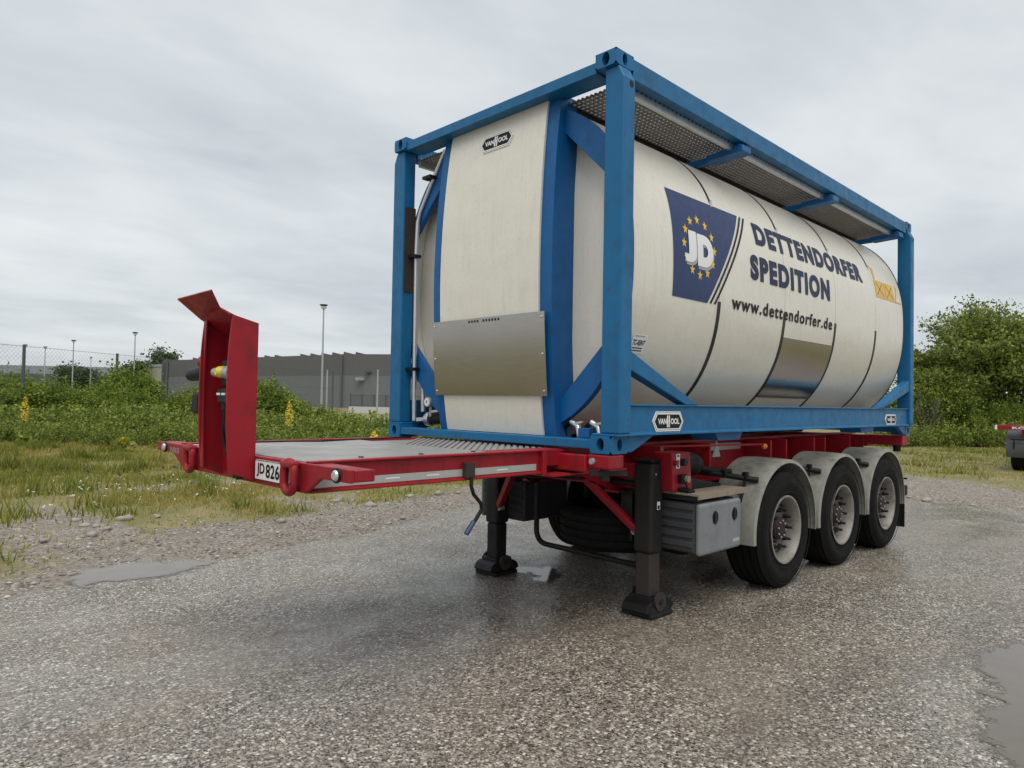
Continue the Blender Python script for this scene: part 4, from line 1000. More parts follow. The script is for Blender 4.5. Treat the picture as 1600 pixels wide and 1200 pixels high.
# two chocks lying on the platform: things of their own
ch = MB().prism([(-.64, .9365), (-1.12, .9365), (-1.12, .955), (-.64, 1.02)], 'x', 1.10, 1.19).build('wheel_chock', 'black', None, bevel=.006)
tag(ch, 'black wedge wheel chock lying on the platform between landing leg and red valve box', 'wheel chock', 'chocks on the platform')
ch = MB().prism([(1.30, .9345), (1.80, .9345), (1.80, .95), (1.30, 1.03)], 'y', -1.0, -.91).build('wheel_chock', 'black', None, bevel=.006)
tag(ch, 'black wedge wheel chock between red valve box and first mudguard', 'wheel chock', 'chocks on the platform')

# ================================================================ VEGETATION
def at(u, depth):
    """ground point seen in photo column u at a distance along the view axis"""
    k = (u-800)/FPX
    return np.array([CAM.x+depth*(math.cos(YAW)+k*math.sin(YAW)), CAM.y+depth*(math.sin(YAW)-k*math.cos(YAW))])
def leaf_mat(name, stops, trans=.35, rough=.6):
    m, t, b = new_mat(name); q = NT(t)
    tint = q.attr('tint'); n = q.noise(q.world(), 1.2, 3, .5)
    c = q.ramp(q.math('ADD', q.math('MULTIPLY', tint, .75), q.math('MULTIPLY', n, .3)), stops)
    q.link(c, b.inputs['Base Color']); b.inputs['Roughness'].default_value = rough; b.inputs['Specular IOR Level'].default_value = .25
    tr = q.n('ShaderNodeBsdfTranslucent'); q.link(c, tr.inputs['Color'])
    mx_ = q.n('ShaderNodeMixShader'); mx_.inputs[0].default_value = trans
    o = [k for k in t.nodes if k.type == 'OUTPUT_MATERIAL'][0]
    q.link(b.outputs[0], mx_.inputs[1]); q.link(tr.outputs[0], mx_.inputs[2]); q.link(mx_.outputs[0], o.inputs['Surface'])
    return m
LM_shrub = leaf_mat('shrub_leaves', [(.1, (.055, .09, .014)), (.40, (.15, .21, .03)), (.72, (.26, .335, .055)), (1, (.40, .46, .11))])
LM_weed = leaf_mat('weed_leaves', [(.1, (.08, .125, .02)), (.45, (.19, .25, .045)), (.8, (.30, .36, .07)), (1, (.42, .43, .12))])
LM_tree = leaf_mat('tree_leaves', [(.1, (.065, .09, .017)), (.40, (.16, .21, .038)), (.75, (.27, .325, .065)), (1, (.40, .45, .13))])
LM_far = leaf_mat('distant_leaves', [(.1, (.04, .065, .03)), (.5, (.075, .115, .05)), (1, (.13, .17, .08))])
GM = leaf_mat('grass_blades', [(.05, (.09, .125, .02)), (.32, (.20, .225, .04)), (.55, (.31, .295, .07)), (.8, (.40, .33, .12)), (1, (.42, .31, .15))], .3)
BARK = plain('bark', (.10, .085, .065), .85, 0, .4)
def leaf_quads(C_, size, r_, tilt=.8):
    """one folded leaf of four corners per centre; returns verts, faces"""
    n = len(C_); d = r_.normal(size=(n, 3)); d[:, 2] *= tilt; d /= np.linalg.norm(d, axis=1)[:, None]+1e-9
    a = r_.normal(size=(n, 3)); s = np.cross(d, a); s /= np.linalg.norm(s, axis=1)[:, None]+1e-9
    L_ = (size*r_.uniform(.6, 1.4, n))[:, None]; W_ = L_*.32
    nrm = np.cross(d, s)
    V = np.stack([C_-d*L_*.5, C_+s*W_+nrm*L_*.08, C_+d*L_*.5, C_-s*W_+nrm*L_*.08], 1).reshape(-1, 3)
    return V, np.arange(4*n)
def branch_tubes(segs, n=5):
    mb = MB()
    for p0, p1, r0, r1 in segs: mb.tube([p0, p1], [r0, r1], n, False)
    return mb
def grow(r_, h, spread, lean=(0, 0), depth=3, trunks=1, first=.25):
    """skeleton: list of segments and tips"""
    segs, tips = [], []
    def go(p, d, l, rad, lv):
        k = 3
        for i in range(k):
            q = p+d*(l/k); segs.append((p.copy(), q.copy(), rad*(1-.25*i/k), rad*(1-.25*(i+1)/k))); p = q
            d = (d+Vector(r_.normal(0, .12, 3))+Vector((0, 0, .03))).normalized()
            if lv <= 1: tips.append(p.copy())
            if lv > 0 and (i >= 1 or lv < depth):
                for _ in range(2 if lv > 1 else 2):
                    a = r_.uniform(0, 2*PI); o = Vector((math.cos(a), math.sin(a), r_.uniform(.0, .7)))
                    go(p.copy(), (d*.55+o*spread).normalized(), l*r_.uniform(.5, .72), rad*.5, lv-1)
        if lv > 0: go(p.copy(), d, l*.62, rad*.62, lv-1)
        else: tips.append(p.copy())
    for _ in range(trunks):
        a = r_.uniform(0, 2*PI); s = (0 if trunks == 1 else .35)
        go(Vector((0, 0, 0)), Vector((math.cos(a)*s+lean[0], math.sin(a)*s+lean[1], 1)).normalized(), h*.42, h*.018, depth)
    return segs, tips
def foliage_mesh(name, tips, per, rad, size, mat, r_, h, flat=.7, zmin=.05, shoots=0):
    T_ = np.array([tuple(t) for t in tips]); T_ = T_[T_[:, 2] > zmin]
    C_ = np.repeat(T_, per, 0)+r_.normal(size=(len(T_)*per, 3))*rad*np.array([1, 1, flat])
    C_ = C_[C_[:, 2] > zmin]
    if shoots:
        top = T_[T_[:, 2] > np.quantile(T_[:, 2], .55)]; pick = top[r_.integers(0, len(top), shoots)]; t = np.linspace(0, 1, 16)
        S_ = (pick[:, None]+np.stack([r_.normal(0, .10, shoots)[:, None]*t, r_.normal(0, .10, shoots)[:, None]*t, r_.uniform(.25, .75, shoots)[:, None]*t], 2)).reshape(-1, 3)
        C_ = np.concatenate([C_, S_+r_.normal(0, .035, S_.shape)])
    V, F = leaf_quads(C_, size, r_)
    clump = np.repeat(r_.uniform(-.34, .34, len(T_)), per)[:len(C_)] if len(C_) == len(T_)*per else (.6*(vnoise(C_[:, :2]+C_[:, 2:]*.7, 3.0, 5)-.5))
    tint = np.clip(.45+clump+r_.normal(0, .16, len(C_)), 0, 1)
    return np_mesh(name, V, F, 4, mat, tint)
def plant(name, proto, loc, rz, s, label, cat, group, parts=('foliage', 'stem')):
    """an Empty with foliage and wood children that share mesh data"""
    o = bpy.data.objects.new(name, None); col.objects.link(o); o.location = loc; o.rotation_euler = (0, 0, rz); o.scale = s
    for me, nm in zip(proto, parts):
        c = bpy.data.objects.new(nm, me); col.objects.link(c); c.parent = o
    return tag(o, label, cat, group)
def mesh_of(mb, name, mat):
    me = bpy.data.meshes.new(name); me.from_pydata(mb.v, [], mb.f); me.materials.append(mat); return me
# shrub prototypes
shrubs = []
for k in range(4):
    r_ = np.random.default_rng(40+k); segs, tips = grow(r_, 1.75, .75, trunks=5, depth=2)
    shrubs.append((foliage_mesh('foliage', tips, 18, .19, .082, LM_shrub, r_, 1.8, shoots=60), mesh_of(branch_tubes(segs, 4), 'stem', BARK)))
weeds = []
for k in range(3):
    r_ = np.random.default_rng(60+k); n = 420
    base = r_.normal(size=(46, 2))*.30; hh = r_.uniform(.35, .85, 46); C_ = []; segs = []
    for b_, h_ in zip(base, hh):
        segs.append((Vector((b_[0], b_[1], 0)), Vector((b_[0]*1.25, b_[1]*1.25, h_)), .006, .003))
        for t in np.linspace(.15, 1.02, 26): C_.append((b_[0]*(1+.25*t)+r_.normal(0, .045), b_[1]*(1+.25*t)+r_.normal(0, .045), h_*t))
    V, F = leaf_quads(np.array(C_), .085, r_); weeds.append((np_mesh('foliage', V, F, 4, LM_weed, np.clip(r_.normal(.5, .2, len(C_)), 0, 1)), mesh_of(branch_tubes(segs, 3), 'stem', BARK)))
r_ = np.random.default_rng(5)
def gz_at(x, y): return float(ground_z(np.array([[x, y]]))[0])
for u in np.arange(-150, 700, 24):          # tall shrubs, two ranks deep
    for rank in range(2):
        dep = (27.5 if u < 400 else 25.5)+rank*2.6+r_.uniform(-1.0, 1.0); p = at(u+r_.uniform(-14, 14), dep)
        s = r_.uniform(.62, 1.42)*(1.05 if u < 230 else .9)*(1.15 if 400 < u < 440 and rank == 0 else 1)
        if 440 < u <= 540: s *= .66
        if u > 540: s *= .5
        plant('shrub', shrubs[r_.integers(4)], (p[0], p[1], gz_at(*p)), r_.uniform(0, 6.3), (s, s, s*r_.uniform(.8, 1.1)), 'leafy green shrub in the thicket between grass and warehouse', 'shrub', 'shrubs of the thicket behind the grass')
for u in np.arange(-150, 720, 15):          # lighter weeds in front of them
    for rank in range(2):
        dep = (22.6 if u < 330 else 20.5)+rank*2.1+r_.uniform(-1.1, .8); p = at(u+r_.uniform(-9, 9), dep); s = r_.uniform(.75, 1.35)*(.8 if rank == 0 else 1.2)
        plant('weed_clump', weeds[r_.integers(3)], (p[0], p[1], gz_at(*p)), r_.uniform(0, 6.3), (s, s, s), 'pale green weed clump in front of the shrub thicket', 'weeds', 'weeds in front of the thicket')
for u in np.arange(1395, 1720, 22):          # thicket under the trees on the right
    for rank in range(2):
        dep = 31.5+rank*1.8+r_.uniform(-.8, .8); p = at(u+r_.uniform(-10, 10), dep); s = r_.uniform(.55, 1.25)
        plant('shrub', shrubs[r_.integers(4)], (p[0], p[1], gz_at(*p)), r_.uniform(0, 6.3), (s, s, s*1.25), 'dense shrub under the trees beyond the parked red trailer', 'shrub', 'shrubs under the trees on the right')
for u in np.arange(1385, 1720, 12):          # weeds along the foot of that thicket
    p = at(u+r_.uniform(-6, 6), 29.8+r_.uniform(-.7, .9)); s = r_.uniform(.7, 1.5)
    plant('weed_clump', weeds[r_.integers(3)], (p[0], p[1], gz_at(*p)), r_.uniform(0, 6.3), (s, s, s), 'weed clump at the foot of the trees on the right', 'weeds', 'weeds under the trees on the right')
def tree(u, dep, h, seed, label, mat=LM_tree, size=.165, per=5, rad=.24, trunks=2, spread=.75, group=None, depth=3):
    q_ = np.random.default_rng(seed); segs, tips = grow(q_, h*.62, spread, depth=depth, trunks=trunks)
    zm = max(t.z for t in tips); k = h/zm
    segs = [(a_*k, b_*k, c_*1.1, d_*1.1) for a_, b_, c_, d_ in segs]; tips = [t*k for t in tips]
    p = at(u, dep); fo = foliage_mesh('crown', tips, per, rad, size, mat, q_, h, .45, h*.06); tr_ = mesh_of(branch_tubes(segs, 6), 'trunk', BARK)
    return plant('tree', (fo, tr_), (p[0], p[1], gz_at(*p)-.05), 0, (1, 1, 1), label, 'tree', group, ('crown', 'trunk'))
tree(1532, 34, 6.9, 101, 'tall airy broadleaf tree standing above the parked red trailer')
tree(1602, 33, 7.0, 102, 'leafy tree cut off by the right edge of the picture')
tree(1478, 35.5, 5.0, 103, 'smaller slender tree between blue corner post and the tall tree')
tree(1445, 33.2, 3.6, 108, 'young bushy tree right beside the blue corner post', per=7, rad=.26, trunks=4, depth=2)
tree(1505, 32.6, 3.9, 109, 'young bushy tree left of the parked trailer beam', per=7, rad=.26, trunks=4, depth=2)
tree(1570, 32.8, 4.4, 110, 'young bushy tree directly behind the parked trailer beam', per=7, rad=.28, trunks=4, depth=2)
tree(250, 160, 12.6, 105, 'small round tree rising behind the pale end of the warehouse', LM_far, .6, 14, .9, 1, .9, depth=2)
tree(205, 150, 8.6, 106, 'dark conical tree left of the pale warehouse end', LM_far, .5, 16, .6, 1, .6, depth=2)
tree(128, 150, 7.4, 107, 'low dark tree behind the wire fence', LM_far, .6, 14, 1.1, 2, 1.2, depth=2)
# bare dead branches beside the blue post
p = at(1437, 30); q_ = np.random.default_rng(9); segs, tips = grow(q_, 2.9, .45, depth=2, trunks=2)
db = branch_tubes([(a_, b_, c_*.45, d_*.45) for a_, b_, c_, d_ in segs], 4); o = bpy.data.objects.new('dead_shrub', mesh_of(db, 'dead_shrub', BARK)); col.objects.link(o)
o.location = (p[0], p[1], 0); tag(o, 'bare grey dead shrub with thin twigs beside the blue corner post', 'shrub')
# yellow mullein spikes
def mullein(u, v_base_dep, h, label, lean=0):
    p = at(u, v_base_dep); x, y = p; z = gz_at(x, y); root = empty('mullein_plant', (x, y, z), label, 'flower', 'yellow mullein flowers')
    MB().tube([(x, y, z), (x+lean*.5, y, z+h*.55), (x+lean, y, z+h)], [.014, .011, .006], 6).build('stem', LM_weed if False else plain('mullein_stem', (.14, .18, .06), .7), root)
    q2 = np.random.default_rng(int(u)); n = 260; t = q2.uniform(0, 1, n); ra = .13*np.sin(PI*np.clip(t*.85+.15, 0, 1))**.8*q2.uniform(.4, 1, n); an = q2.uniform(0, 2*PI, n)
    C_ = np.column_stack([ra*np.cos(an)+lean*(.5+.5*t), ra*np.sin(an), h*(.55+.5*t)]); V, F = leaf_quads(C_, .055, q2)
    me = np_mesh('blossom', V, F, 4, plain('mullein_yellow', (.68, .55, .05), .6) if 'mullein_yellow' not in bpy.data.materials else bpy.data.materials['mullein_yellow'], None)
    o = bpy.data.objects.new('blossom', me); col.objects.link(o); o.parent = root
    C_ = np.column_stack([q2.normal(0, .12, 60), q2.normal(0, .12, 60), q2.uniform(.02, .4, 60)]); V, F = leaf_quads(C_, .2, q2)
    o = bpy.data.objects.new('foliage', np_mesh('foliage', V, F, 4, LM_weed, q2.uniform(.3, .8, 60))); col.objects.link(o); o.parent = root
mullein(40, 20.5, 1.42, 'tall yellow mullein spike standing in weeds at the far left')
mullein(453, 20, 1.38, 'yellow mullein spike between the red headboard and the blue frame')
mullein(196, 19, .42, 'short yellow mullein spike low in the grass left of the headboard')
mullein(583, 17.5, .75, 'pale yellow mullein close to the foot of the blue frame', .06)
mullein(492, 17.2, .45, 'low yellow mullein just behind the trailer deck', .22)
# ---------------- grass
def grass(n, region, name, label, hmin, hmax, dens_seed):
    Q = np.column_stack([rng.uniform(region[0], region[1], n), rng.uniform(region[2], region[3], n)])
    d = seg_dist(Q, GRASS_EDGE)+1.0*(fbm(Q, .7, 5)-.5)
    dist = np.hypot(Q[:, 0]-CAM.x, Q[:, 1]-CAM.y)
    cl_ = fbm(Q, .9, dens_seed); br_ = np.clip((fbm(Q, .55, 21)-.56)*6, 0, 1)*np.clip(1-(d-2)/7, 0, 1)
    tr_ = np.exp(-((Q[:, 0]+1.3)/.55)**2)*(Q[:, 1] < 9)
    pr_ = np.clip(d/1.3+.25, 0, 1)*np.clip((cl_-.33)*3.0, .10, 1)*(1-.8*br_)*(1-.85*tr_)*np.clip(10.5/dist, 0, 1)**.6
    keep = rng.uniform(0, 1, n) < pr_; Q = Q[keep]; cl_ = cl_[keep]; d = d[keep]; m = len(Q)
    tall = np.clip((fbm(Q, 1.1, dens_seed+30)-.58)*7, 0, 1)
    h_ = rng.uniform(hmin, hmax, m)*(.32+.25*np.clip(d/4, 0, 1)+1.5*tall*rng.uniform(.4, 1, m)); w_ = rng.uniform(.004, .009, m)*(1+dist[keep]/14)
    an = rng.uniform(0, 2*PI, m); le = rng.uniform(.1, .7, m)*h_; a2 = rng.uniform(0, 2*PI, m)
    z = ground_z(Q)-.01
    sx, sy = np.cos(an)*w_, np.sin(an)*w_
    V = np.stack([np.column_stack([Q[:, 0]-sx, Q[:, 1]-sy, z]), np.column_stack([Q[:, 0]+sx, Q[:, 1]+sy, z]),
                  np.column_stack([Q[:, 0]+le*np.cos(a2), Q[:, 1]+le*np.sin(a2), z+h_])], 1).reshape(-1, 3)
    dry = np.clip((fbm(Q, .4, 77)-.36)*3.5, 0, 1)
    tint = np.clip(.30+.55*dry*(1-tall)-.16*tall+rng.normal(0, .15, m), 0, 1)
    me = np_mesh(name, V, np.arange(3*m), 3, GM, tint); o = bpy.data.objects.new(name, me); col.objects.link(o); tag(o, label, 'grass', kind='stuff')
grass(760000, (-7, 19, 3.2, 25), 'grass', 'green and dry grass growing left of and behind the trailer', .06, .24, 11)
grass(160000, (9, 36, -8, 14), 'grass', 'olive grass growing beyond the asphalt on the right', .05, .17, 13)
# small wild flowers: white and violet heads
def flowers(n, box_, name, label, colr, size, hz):
    Q = np.column_stack([rng.uniform(box_[0], box_[1], n), rng.uniform(box_[2], box_[3], n)]); z = ground_z(Q)
    C_ = np.column_stack([Q, z+rng.uniform(hz*.6, hz*1.2, n)]); C_ = np.repeat(C_, 5, 0)+rng.normal(0, size*.4, (n*5, 3)); V, F = leaf_quads(C_, size, rng, .3)
    o = bpy.data.objects.new(name, np_mesh(name, V, F, 4, plain(name+'_petal', colr, .7))); col.objects.link(o); tag(o, label, 'flowers', kind='stuff')
flowers(60, (-1.6, 1.5, 6.2, 9), 'white_flowers', 'tiny white flower heads scattered in the grass', (.75, .75, .7), .022, .2)
flowers(26, (-1.2, 3, 6.6, 10), 'violet_flowers', 'dark violet flower heads in the grass left of the trailer', (.06, .04, .10), .04, .34)
# ---------------- stones
def stone_field(name, label, n, sampler, smin, smax, mat, flat=.55):
    Q = sampler(n); m = len(Q)
    base = np.array([(0, 0, 1), (1, 0, 0), (.5, .87, 0), (-.5, .87, 0), (-1, 0, 0), (-.5, -.87, 0), (.5, -.87, 0), (.45, .26, .8), (-.45, .3, .82), (0, -.5, .8)])
    fc = np.array([(0, 7, 8), (0, 8, 9), (0, 9, 7), (1, 2, 7), (2, 3, 8), (2, 8, 7), (3, 4, 8), (4, 5, 9), (4, 9, 8), (5, 6, 9), (6, 1, 7), (6, 7, 9)])
    s = rng.uniform(0, 1, m)**2.2*(smax-smin)+smin; an = rng.uniform(0, 2*PI, m); el = rng.uniform(.65, 1.0, m)
    B = base[None]*rng.uniform(.82, 1.18, (m, 10, 3))
    X = B[:, :, 0]*s[:, None]; Y = B[:, :, 1]*(s*el)[:, None]; Z = B[:, :, 2]*(s*flat)[:, None]
    V = np.stack([Q[:, None, 0]+X*np.cos(an)[:, None]-Y*np.sin(an)[:, None], Q[:, None, 1]+X*np.sin(an)[:, None]+Y*np.cos(an)[:, None], Q[:, None, 2]+Z-.15*s[:, None]], 2).reshape(-1, 3)
    F = (fc[None]+10*np.arange(m)[:, None, None]).reshape(-1)
    tint = np.repeat(np.clip(rng.normal(.5, .25, m), 0, 1), 12)
    o = bpy.data.objects.new(name, np_mesh(name, V, F, 3, mat, tint, smooth=True)); col.objects.link(o); tag(o, label, 'stones', kind='stuff')
def stone_mat(name, stops, rough):
    m, t, b = new_mat(name); q = NT(t); n = q.noise(q.world(), 30, 3, .6)
    q.link(q.ramp(q.math('ADD', q.attr('tint'), q.math('MULTIPLY', q.math('SUBTRACT', n, .5), .3)), stops), b.inputs['Base Color']); b.inputs['Roughness'].default_value = rough
    return m
SM = stone_mat('verge_pebbles', [(.05, (.06, .051, .043)), (.4, (.165, .142, .118)), (.75, (.27, .24, .205)), (1, (.48, .45, .40))], .5)
SA = stone_mat('asphalt_pebbles', [(.05, (.025, .02, .017)), (.35, (.13, .11, .092)), (.65, (.26, .23, .19)), (1, (.58, .54, .46))], .38)
def verge(n):
    Q = np.column_stack([rng.uniform(-6, 16, n), rng.uniform(-6, 8, n)]); d = seg_dist(Q, ASPH); g = seg_dist(Q, GRASS_EDGE)
    k = ((d > -.12) | (d > -rng.exponential(.5, n))) & (g < .8) & (rng.uniform(0, 1, n) < np.clip(1.1-np.clip(g, 0, 1), .1, 1)); Q = Q[k]
    return np.column_stack([Q, np.maximum(ground_z(Q), .0)])
stone_field('loose_gravel', 'loose grey and beige gravel along the edge of the asphalt', 70000, verge, .005, .024, SM)
def near_(n):
    k = rng.uniform(0, 1600, n); dd = 3.2+7.5*rng.uniform(0, 1, n)**1.6; Q = np.array([at(u, d_) for u, d_ in zip(k, dd)]); m = seg_dist(Q, ASPH) < -.1
    Q = Q[m]; m = fbm(Q, .8, 50)+rng.uniform(-.3, .3, len(Q)) > .42; Q = Q[m]
    return np.column_stack([Q, np.full(len(Q), .003)])
stone_field('asphalt_chippings', 'rounded stone chippings set in the wet asphalt', 60000, near_, .0045, .0145, SA, .35)
# bigger pale stones one by one
STM = plain('pale_stone', (.30, .28, .245), .7, 0, .35); sm_ = []
for k in range(4):
    q_ = np.random.default_rng(300+k); bm = bmesh.new(); bmesh.ops.create_icosphere(bm, subdivisions=2, radius=1)
    for v in bm.verts: v.co = v.co*(1+.2*math.sin(3*v.co.x+k)+.14*math.sin(5*v.co.y+2*k)+.07*q_.normal()); v.co.z *= .42
    me = bpy.data.meshes.new('stone'); bm.to_mesh(me); bm.free(); me.materials.append(STM)
    for f in me.polygons: f.use_smooth = True
    sm_.append(me)
big = [(685, 772, .10), (640, 776, .08), (525, 785, .08), (580, 791, .11), (551, 784, .05), (596, 771, .04), (440, 815, .07), (410, 780, .05), (120, 815, .07), (132, 822, .07), (150, 823, .06), (168, 827, .06), (145, 836, .08), (195, 812, .10), (245, 808, .07),
       (110, 778, .06), (95, 770, .05), (1447, 783, .11), (1420, 777, .05), (1520, 790, .06), (715, 770, .05), (630, 810, .05), (560, 772, .05), (70, 845, .05)]
for u, v, s in big:
    d_ = cd+rr*((u-800)/FPX)-ru*((v-600)/FPX); t = -CAM.z/d_.z; p = CAM+d_*t
    o = bpy.data.objects.new('stone', sm_[random.randrange(4)]); col.objects.link(o); o.location = (p.x, p.y, max(0, gz_at(p.x, p.y))+s*.12); o.scale = (s, s*random.uniform(.6, .9), s); o.rotation_euler = (0, 0, random.uniform(0, 6))
    tag(o, 'pale rounded field stone lying on the gravel verge beside the grass', 'stone', 'pale stones along the verge')

# ================================================================ BACKGROUND BUILDINGS
def corrugated(name, lo, hi, split, pitch):
    m, t, b = new_mat(name); q = NT(t)
    c = q.n('ShaderNodeTexCoord'); sx = q.n('ShaderNodeSeparateXYZ'); q.link(c.outputs['Object'], sx.inputs[0])
    n = q.noise(q.coords('Object', (.3, .3, .1)), 2, 4, .6)
    base = q.mix(q.ramp(sx.outputs[2], [(split-.001, 0), (split, 1)], 'CONSTANT'), lo, hi) if split is not None else q.mix(0, lo, lo)
    if split is not None:
        fac = q.math('GREATER_THAN', sx.outputs[2], split); base = q.mix(fac, lo, hi)
    q.link(q.mix(q.math('MULTIPLY', n, .5), base, tuple(x*.7 for x in lo)), b.inputs['Base Color']); b.inputs['Roughness'].default_value = .55
    w_ = q.n('ShaderNodeTexWave'); w_.inputs['Scale'].default_value = pitch; q.link(c.outputs['Object'], w_.inputs['Vector']); q.bump(w_.outputs['Fac'], .6, .06, b)
    return m
def wall_run(root, a, b, z0, z1, th, name, mat):
    """upright slab between two plan points with its own local X along the wall"""
    a, b = np.array(a), np.array(b); d = b-a; l = float(np.hypot(*d)); me = MB().box(0, l, 0, th, 0, z1-z0)
    mesh = bpy.data.meshes.new(name); mesh.from_pydata(me.v, [], me.f); mesh.materials.append(mat)
    o = bpy.data.objects.new(name, mesh); col.objects.link(o); o.parent = root; o.location = Vector((a[0], a[1], z0))-WL[root.name]; o.rotation_euler = (0, 0, math.atan2(d[1], d[0])); WL[o.name] = Vector((a[0], a[1], z0))
    return o
WM = corrugated('grey_profiled_sheet', (.155, .165, .175), (.105, .10, .10), 5.4, 1.2)
WMp = corrugated('pale_profiled_sheet', (.42, .39, .34), (.42, .39, .34), None, 1.0)
WMd = corrugated('dark_profiled_sheet', (.085, .10, .125), (.30, .33, .36), 6.3, .8)
ROOF = plain('roof_edge_grey', (.09, .095, .10), .5, 0, .1); ROOFP = plain('roof_edge_pale', (.33, .35, .37), .5, 0, .1)
c0, c1, c2, c3 = at(534, 118), at(256, 150), at(221, 156), at(820, 112)
wh = empty('warehouse', (c0[0], c0[1], 0), 'long dark grey warehouse with profiled sheet walls behind the thicket', 'warehouse')
def far_side(a, b, off): return a+off, b+off
back = (c0-np.array([CAM.x, CAM.y])); back = back/np.hypot(*back)*45
wall_run(wh, c0, c1, 0, 8.95, .3, 'wall', WM); wall_run(wh, c3, c0, 0, 9.0, .3, 'wall', WM)
ro = MB().add([(*c0, 8.96), (*c1, 8.96), (*(c1+back), 9.3), (*(c0+back), 9.3), (*c3, 9.01), (*(c3+back), 9.3)], [(0, 1, 2, 3), (0, 3, 5, 4)]).build('roof', ROOF, wh)
for a, b, z in ((c0, c1, 8.8), (c3, c0, 8.85)):
    d = (b-a)/np.hypot(*(b-a)); nrm = -np.array([-d[1], d[0]])
    MB().bar((*(a+nrm*.25), z), (*(b+nrm*.25), z), .3, .35).build('eaves_trim', ROOF, wh)
for t in (0, .5, 1): 
    p = c0+(c1-c0)*t*.97-np.array([.4, .5]); MB().tube([(p[0], p[1], 0), (p[0], p[1], 8.8)], .16, 8).build('downpipe', ROOF, wh)
for u in (562, 575): 
    p = at(u, 116.5); MB().box(p[0]-.7, p[0]+.7, p[1]-.3, p[1]+.3, 5.9 if u == 575 else 4.6, 6.15 if u == 575 else 5.1).build('wall_lamp', ROOF if u == 575 else ROOFP, wh)
for k, u in enumerate((300, 318, 335, 352, 412, 428, 468, 484, 501, 518, 536, 555)):      # tilted panels on the roof
    t = (u-534)/(256-534) if u < 534 else -(u-534)/(820-534)
    dep = 118+(150-118)*max(0, (534-u)/278)
    p = at(u, dep+3); q_ = at(u+15, dep+2.2); d = q_-p; bk = back/45*6
    MB().add([(*p, 9.62), (*q_, 9.2), (*(q_+bk), 9.2), (*(p+bk), 9.62), (*p, 9.05), (*(p+bk), 9.05)], [(0, 1, 2, 3), (0, 3, 5, 4), (0, 4, 1), (3, 2, 5)]).build('roof_panel', ROOF, wh)
wa = empty('warehouse_annex', (c2[0], c2[1], 0), 'low pale sheet-metal annex at the left end of the warehouse', 'building')
wall_run(wa, c1, c2, 0, 7.6, .3, 'wall', WMp); MB().bar((*(c1+[-.2, -.2]), 7.9), (*(c2+[-.2, -.2]), 7.9), .4, .5).build('roof_edge', ROOFP, wa)
MB().add([(*c1, 7.62), (*c2, 7.62), (*(c2+back*.5), 7.7), (*(c1+back*.5), 7.7)], [(0, 1, 2, 3)]).build('roof', ROOF, wa)
p = at(256, 149.4); MB().box(p[0]-.4, p[0]+.4, p[1]-.4, p[1]+.4, 0, 8.6).build('corner_column', ROOF, wa)
e0, e1 = at(228, 178), at(-260, 168)
hb = empty('distant_hall', (e0[0], e0[1], 0), 'distant dark blue-grey hall with pale roof band behind the wire fence', 'building')
wall_run(hb, e0, e1, 0, 8.3, .4, 'wall', WMd); MB().add([(*e0, 8.31), (*e1, 8.31), (*(e1+back), 9.2), (*(e0+back), 9.2)], [(0, 1, 2, 3)]).build('roof', ROOFP, hb)
for u in (20, 60, 100, 150, 190):
    p, q_ = at(u, 170), at(u+14, 170.3); MB().bar((*p, 3.0), (*q_, 3.0), .3, 3.4).build('gate_panel', ROOF, hb)
# kerb and low fence in front of the warehouse's right part
k0, k1 = at(548, 78), at(700, 74); kb = MB().bar((*k0, .35), (*k1, .35), .6, .7).build('retaining_kerb', 'concrete'); tag(kb, 'pale concrete kerb strip in front of the warehouse beside the blue frame', 'kerb')
fr = empty('bar_fence', (k0[0], k0[1], 0), 'low dark bar fence in front of the warehouse beside the blue frame', 'fence')
for z in (.85, 1.95): MB().bar((*k0, z), (*k1, z), .05, .06).build('rail', 'fence_green', fr)
for t in np.linspace(0, 1, 9):
    p = k0+(k1-k0)*t; MB().box(p[0]-.05, p[0]+.05, p[1]-.05, p[1]+.05, .6, 2.1).build('post', 'fence_green', fr)
mb = MB()
for t in np.linspace(0, 1, 90):
    p = k0+(k1-k0)*t; mb.box(p[0]-.012, p[0]+.012, p[1]-.012, p[1]+.012, .7, 2.0)
o = mb.build('pickets', 'fence_green', fr, kind='stuff')
# tall wire mesh fence on the left
fpts = [at(-300, 20.5), at(-120, 22.6), at(36, 26), at(182, 30.5), at(330, 36.5), at(520, 46)]
FH = 3.32
wf = empty('wire_fence', (fpts[2][0], fpts[2][1], 0), 'tall wire mesh fence with dark steel posts behind the shrubs', 'fence')
for p in fpts: MB().tube([(p[0], p[1], 0), (p[0], p[1], FH+.05)], .055, 8).build('post', 'fence_green', wf)
mb = MB()
for a, b in zip(fpts[:-1], fpts[1:]):
    d = b-a; l = float(np.hypot(*d)); d = d/l; st = .17
    for s in np.arange(-FH, l, st):
        for g in (1, -1):
            s0, s1 = max(0, s), min(l, s+FH)
            if s1 <= s0: continue
            zz0, zz1 = (s0-s, s1-s) if g > 0 else (FH-(s0-s), FH-(s1-s))
            A_, B_ = a+d*s0, a+d*s1; k = len(mb.v); w_ = .0024
            nv = np.array([-(zz1-zz0), (s1-s0)]); nv = nv/np.hypot(*nv)*w_
            mb.v += [(A_[0]+d[0]*nv[0], A_[1]+d[1]*nv[0], zz0+nv[1]), (A_[0]-d[0]*nv[0], A_[1]-d[1]*nv[0], zz0-nv[1]), (B_[0]-d[0]*nv[0], B_[1]-d[1]*nv[0], zz1-nv[1]), (B_[0]+d[0]*nv[0], B_[1]+d[1]*nv[0], zz1+nv[1])]
            mb.f.append((k, k+1, k+2, k+3))
o = mb.build('wire_mesh', 'fence_green', wf, kind='stuff')
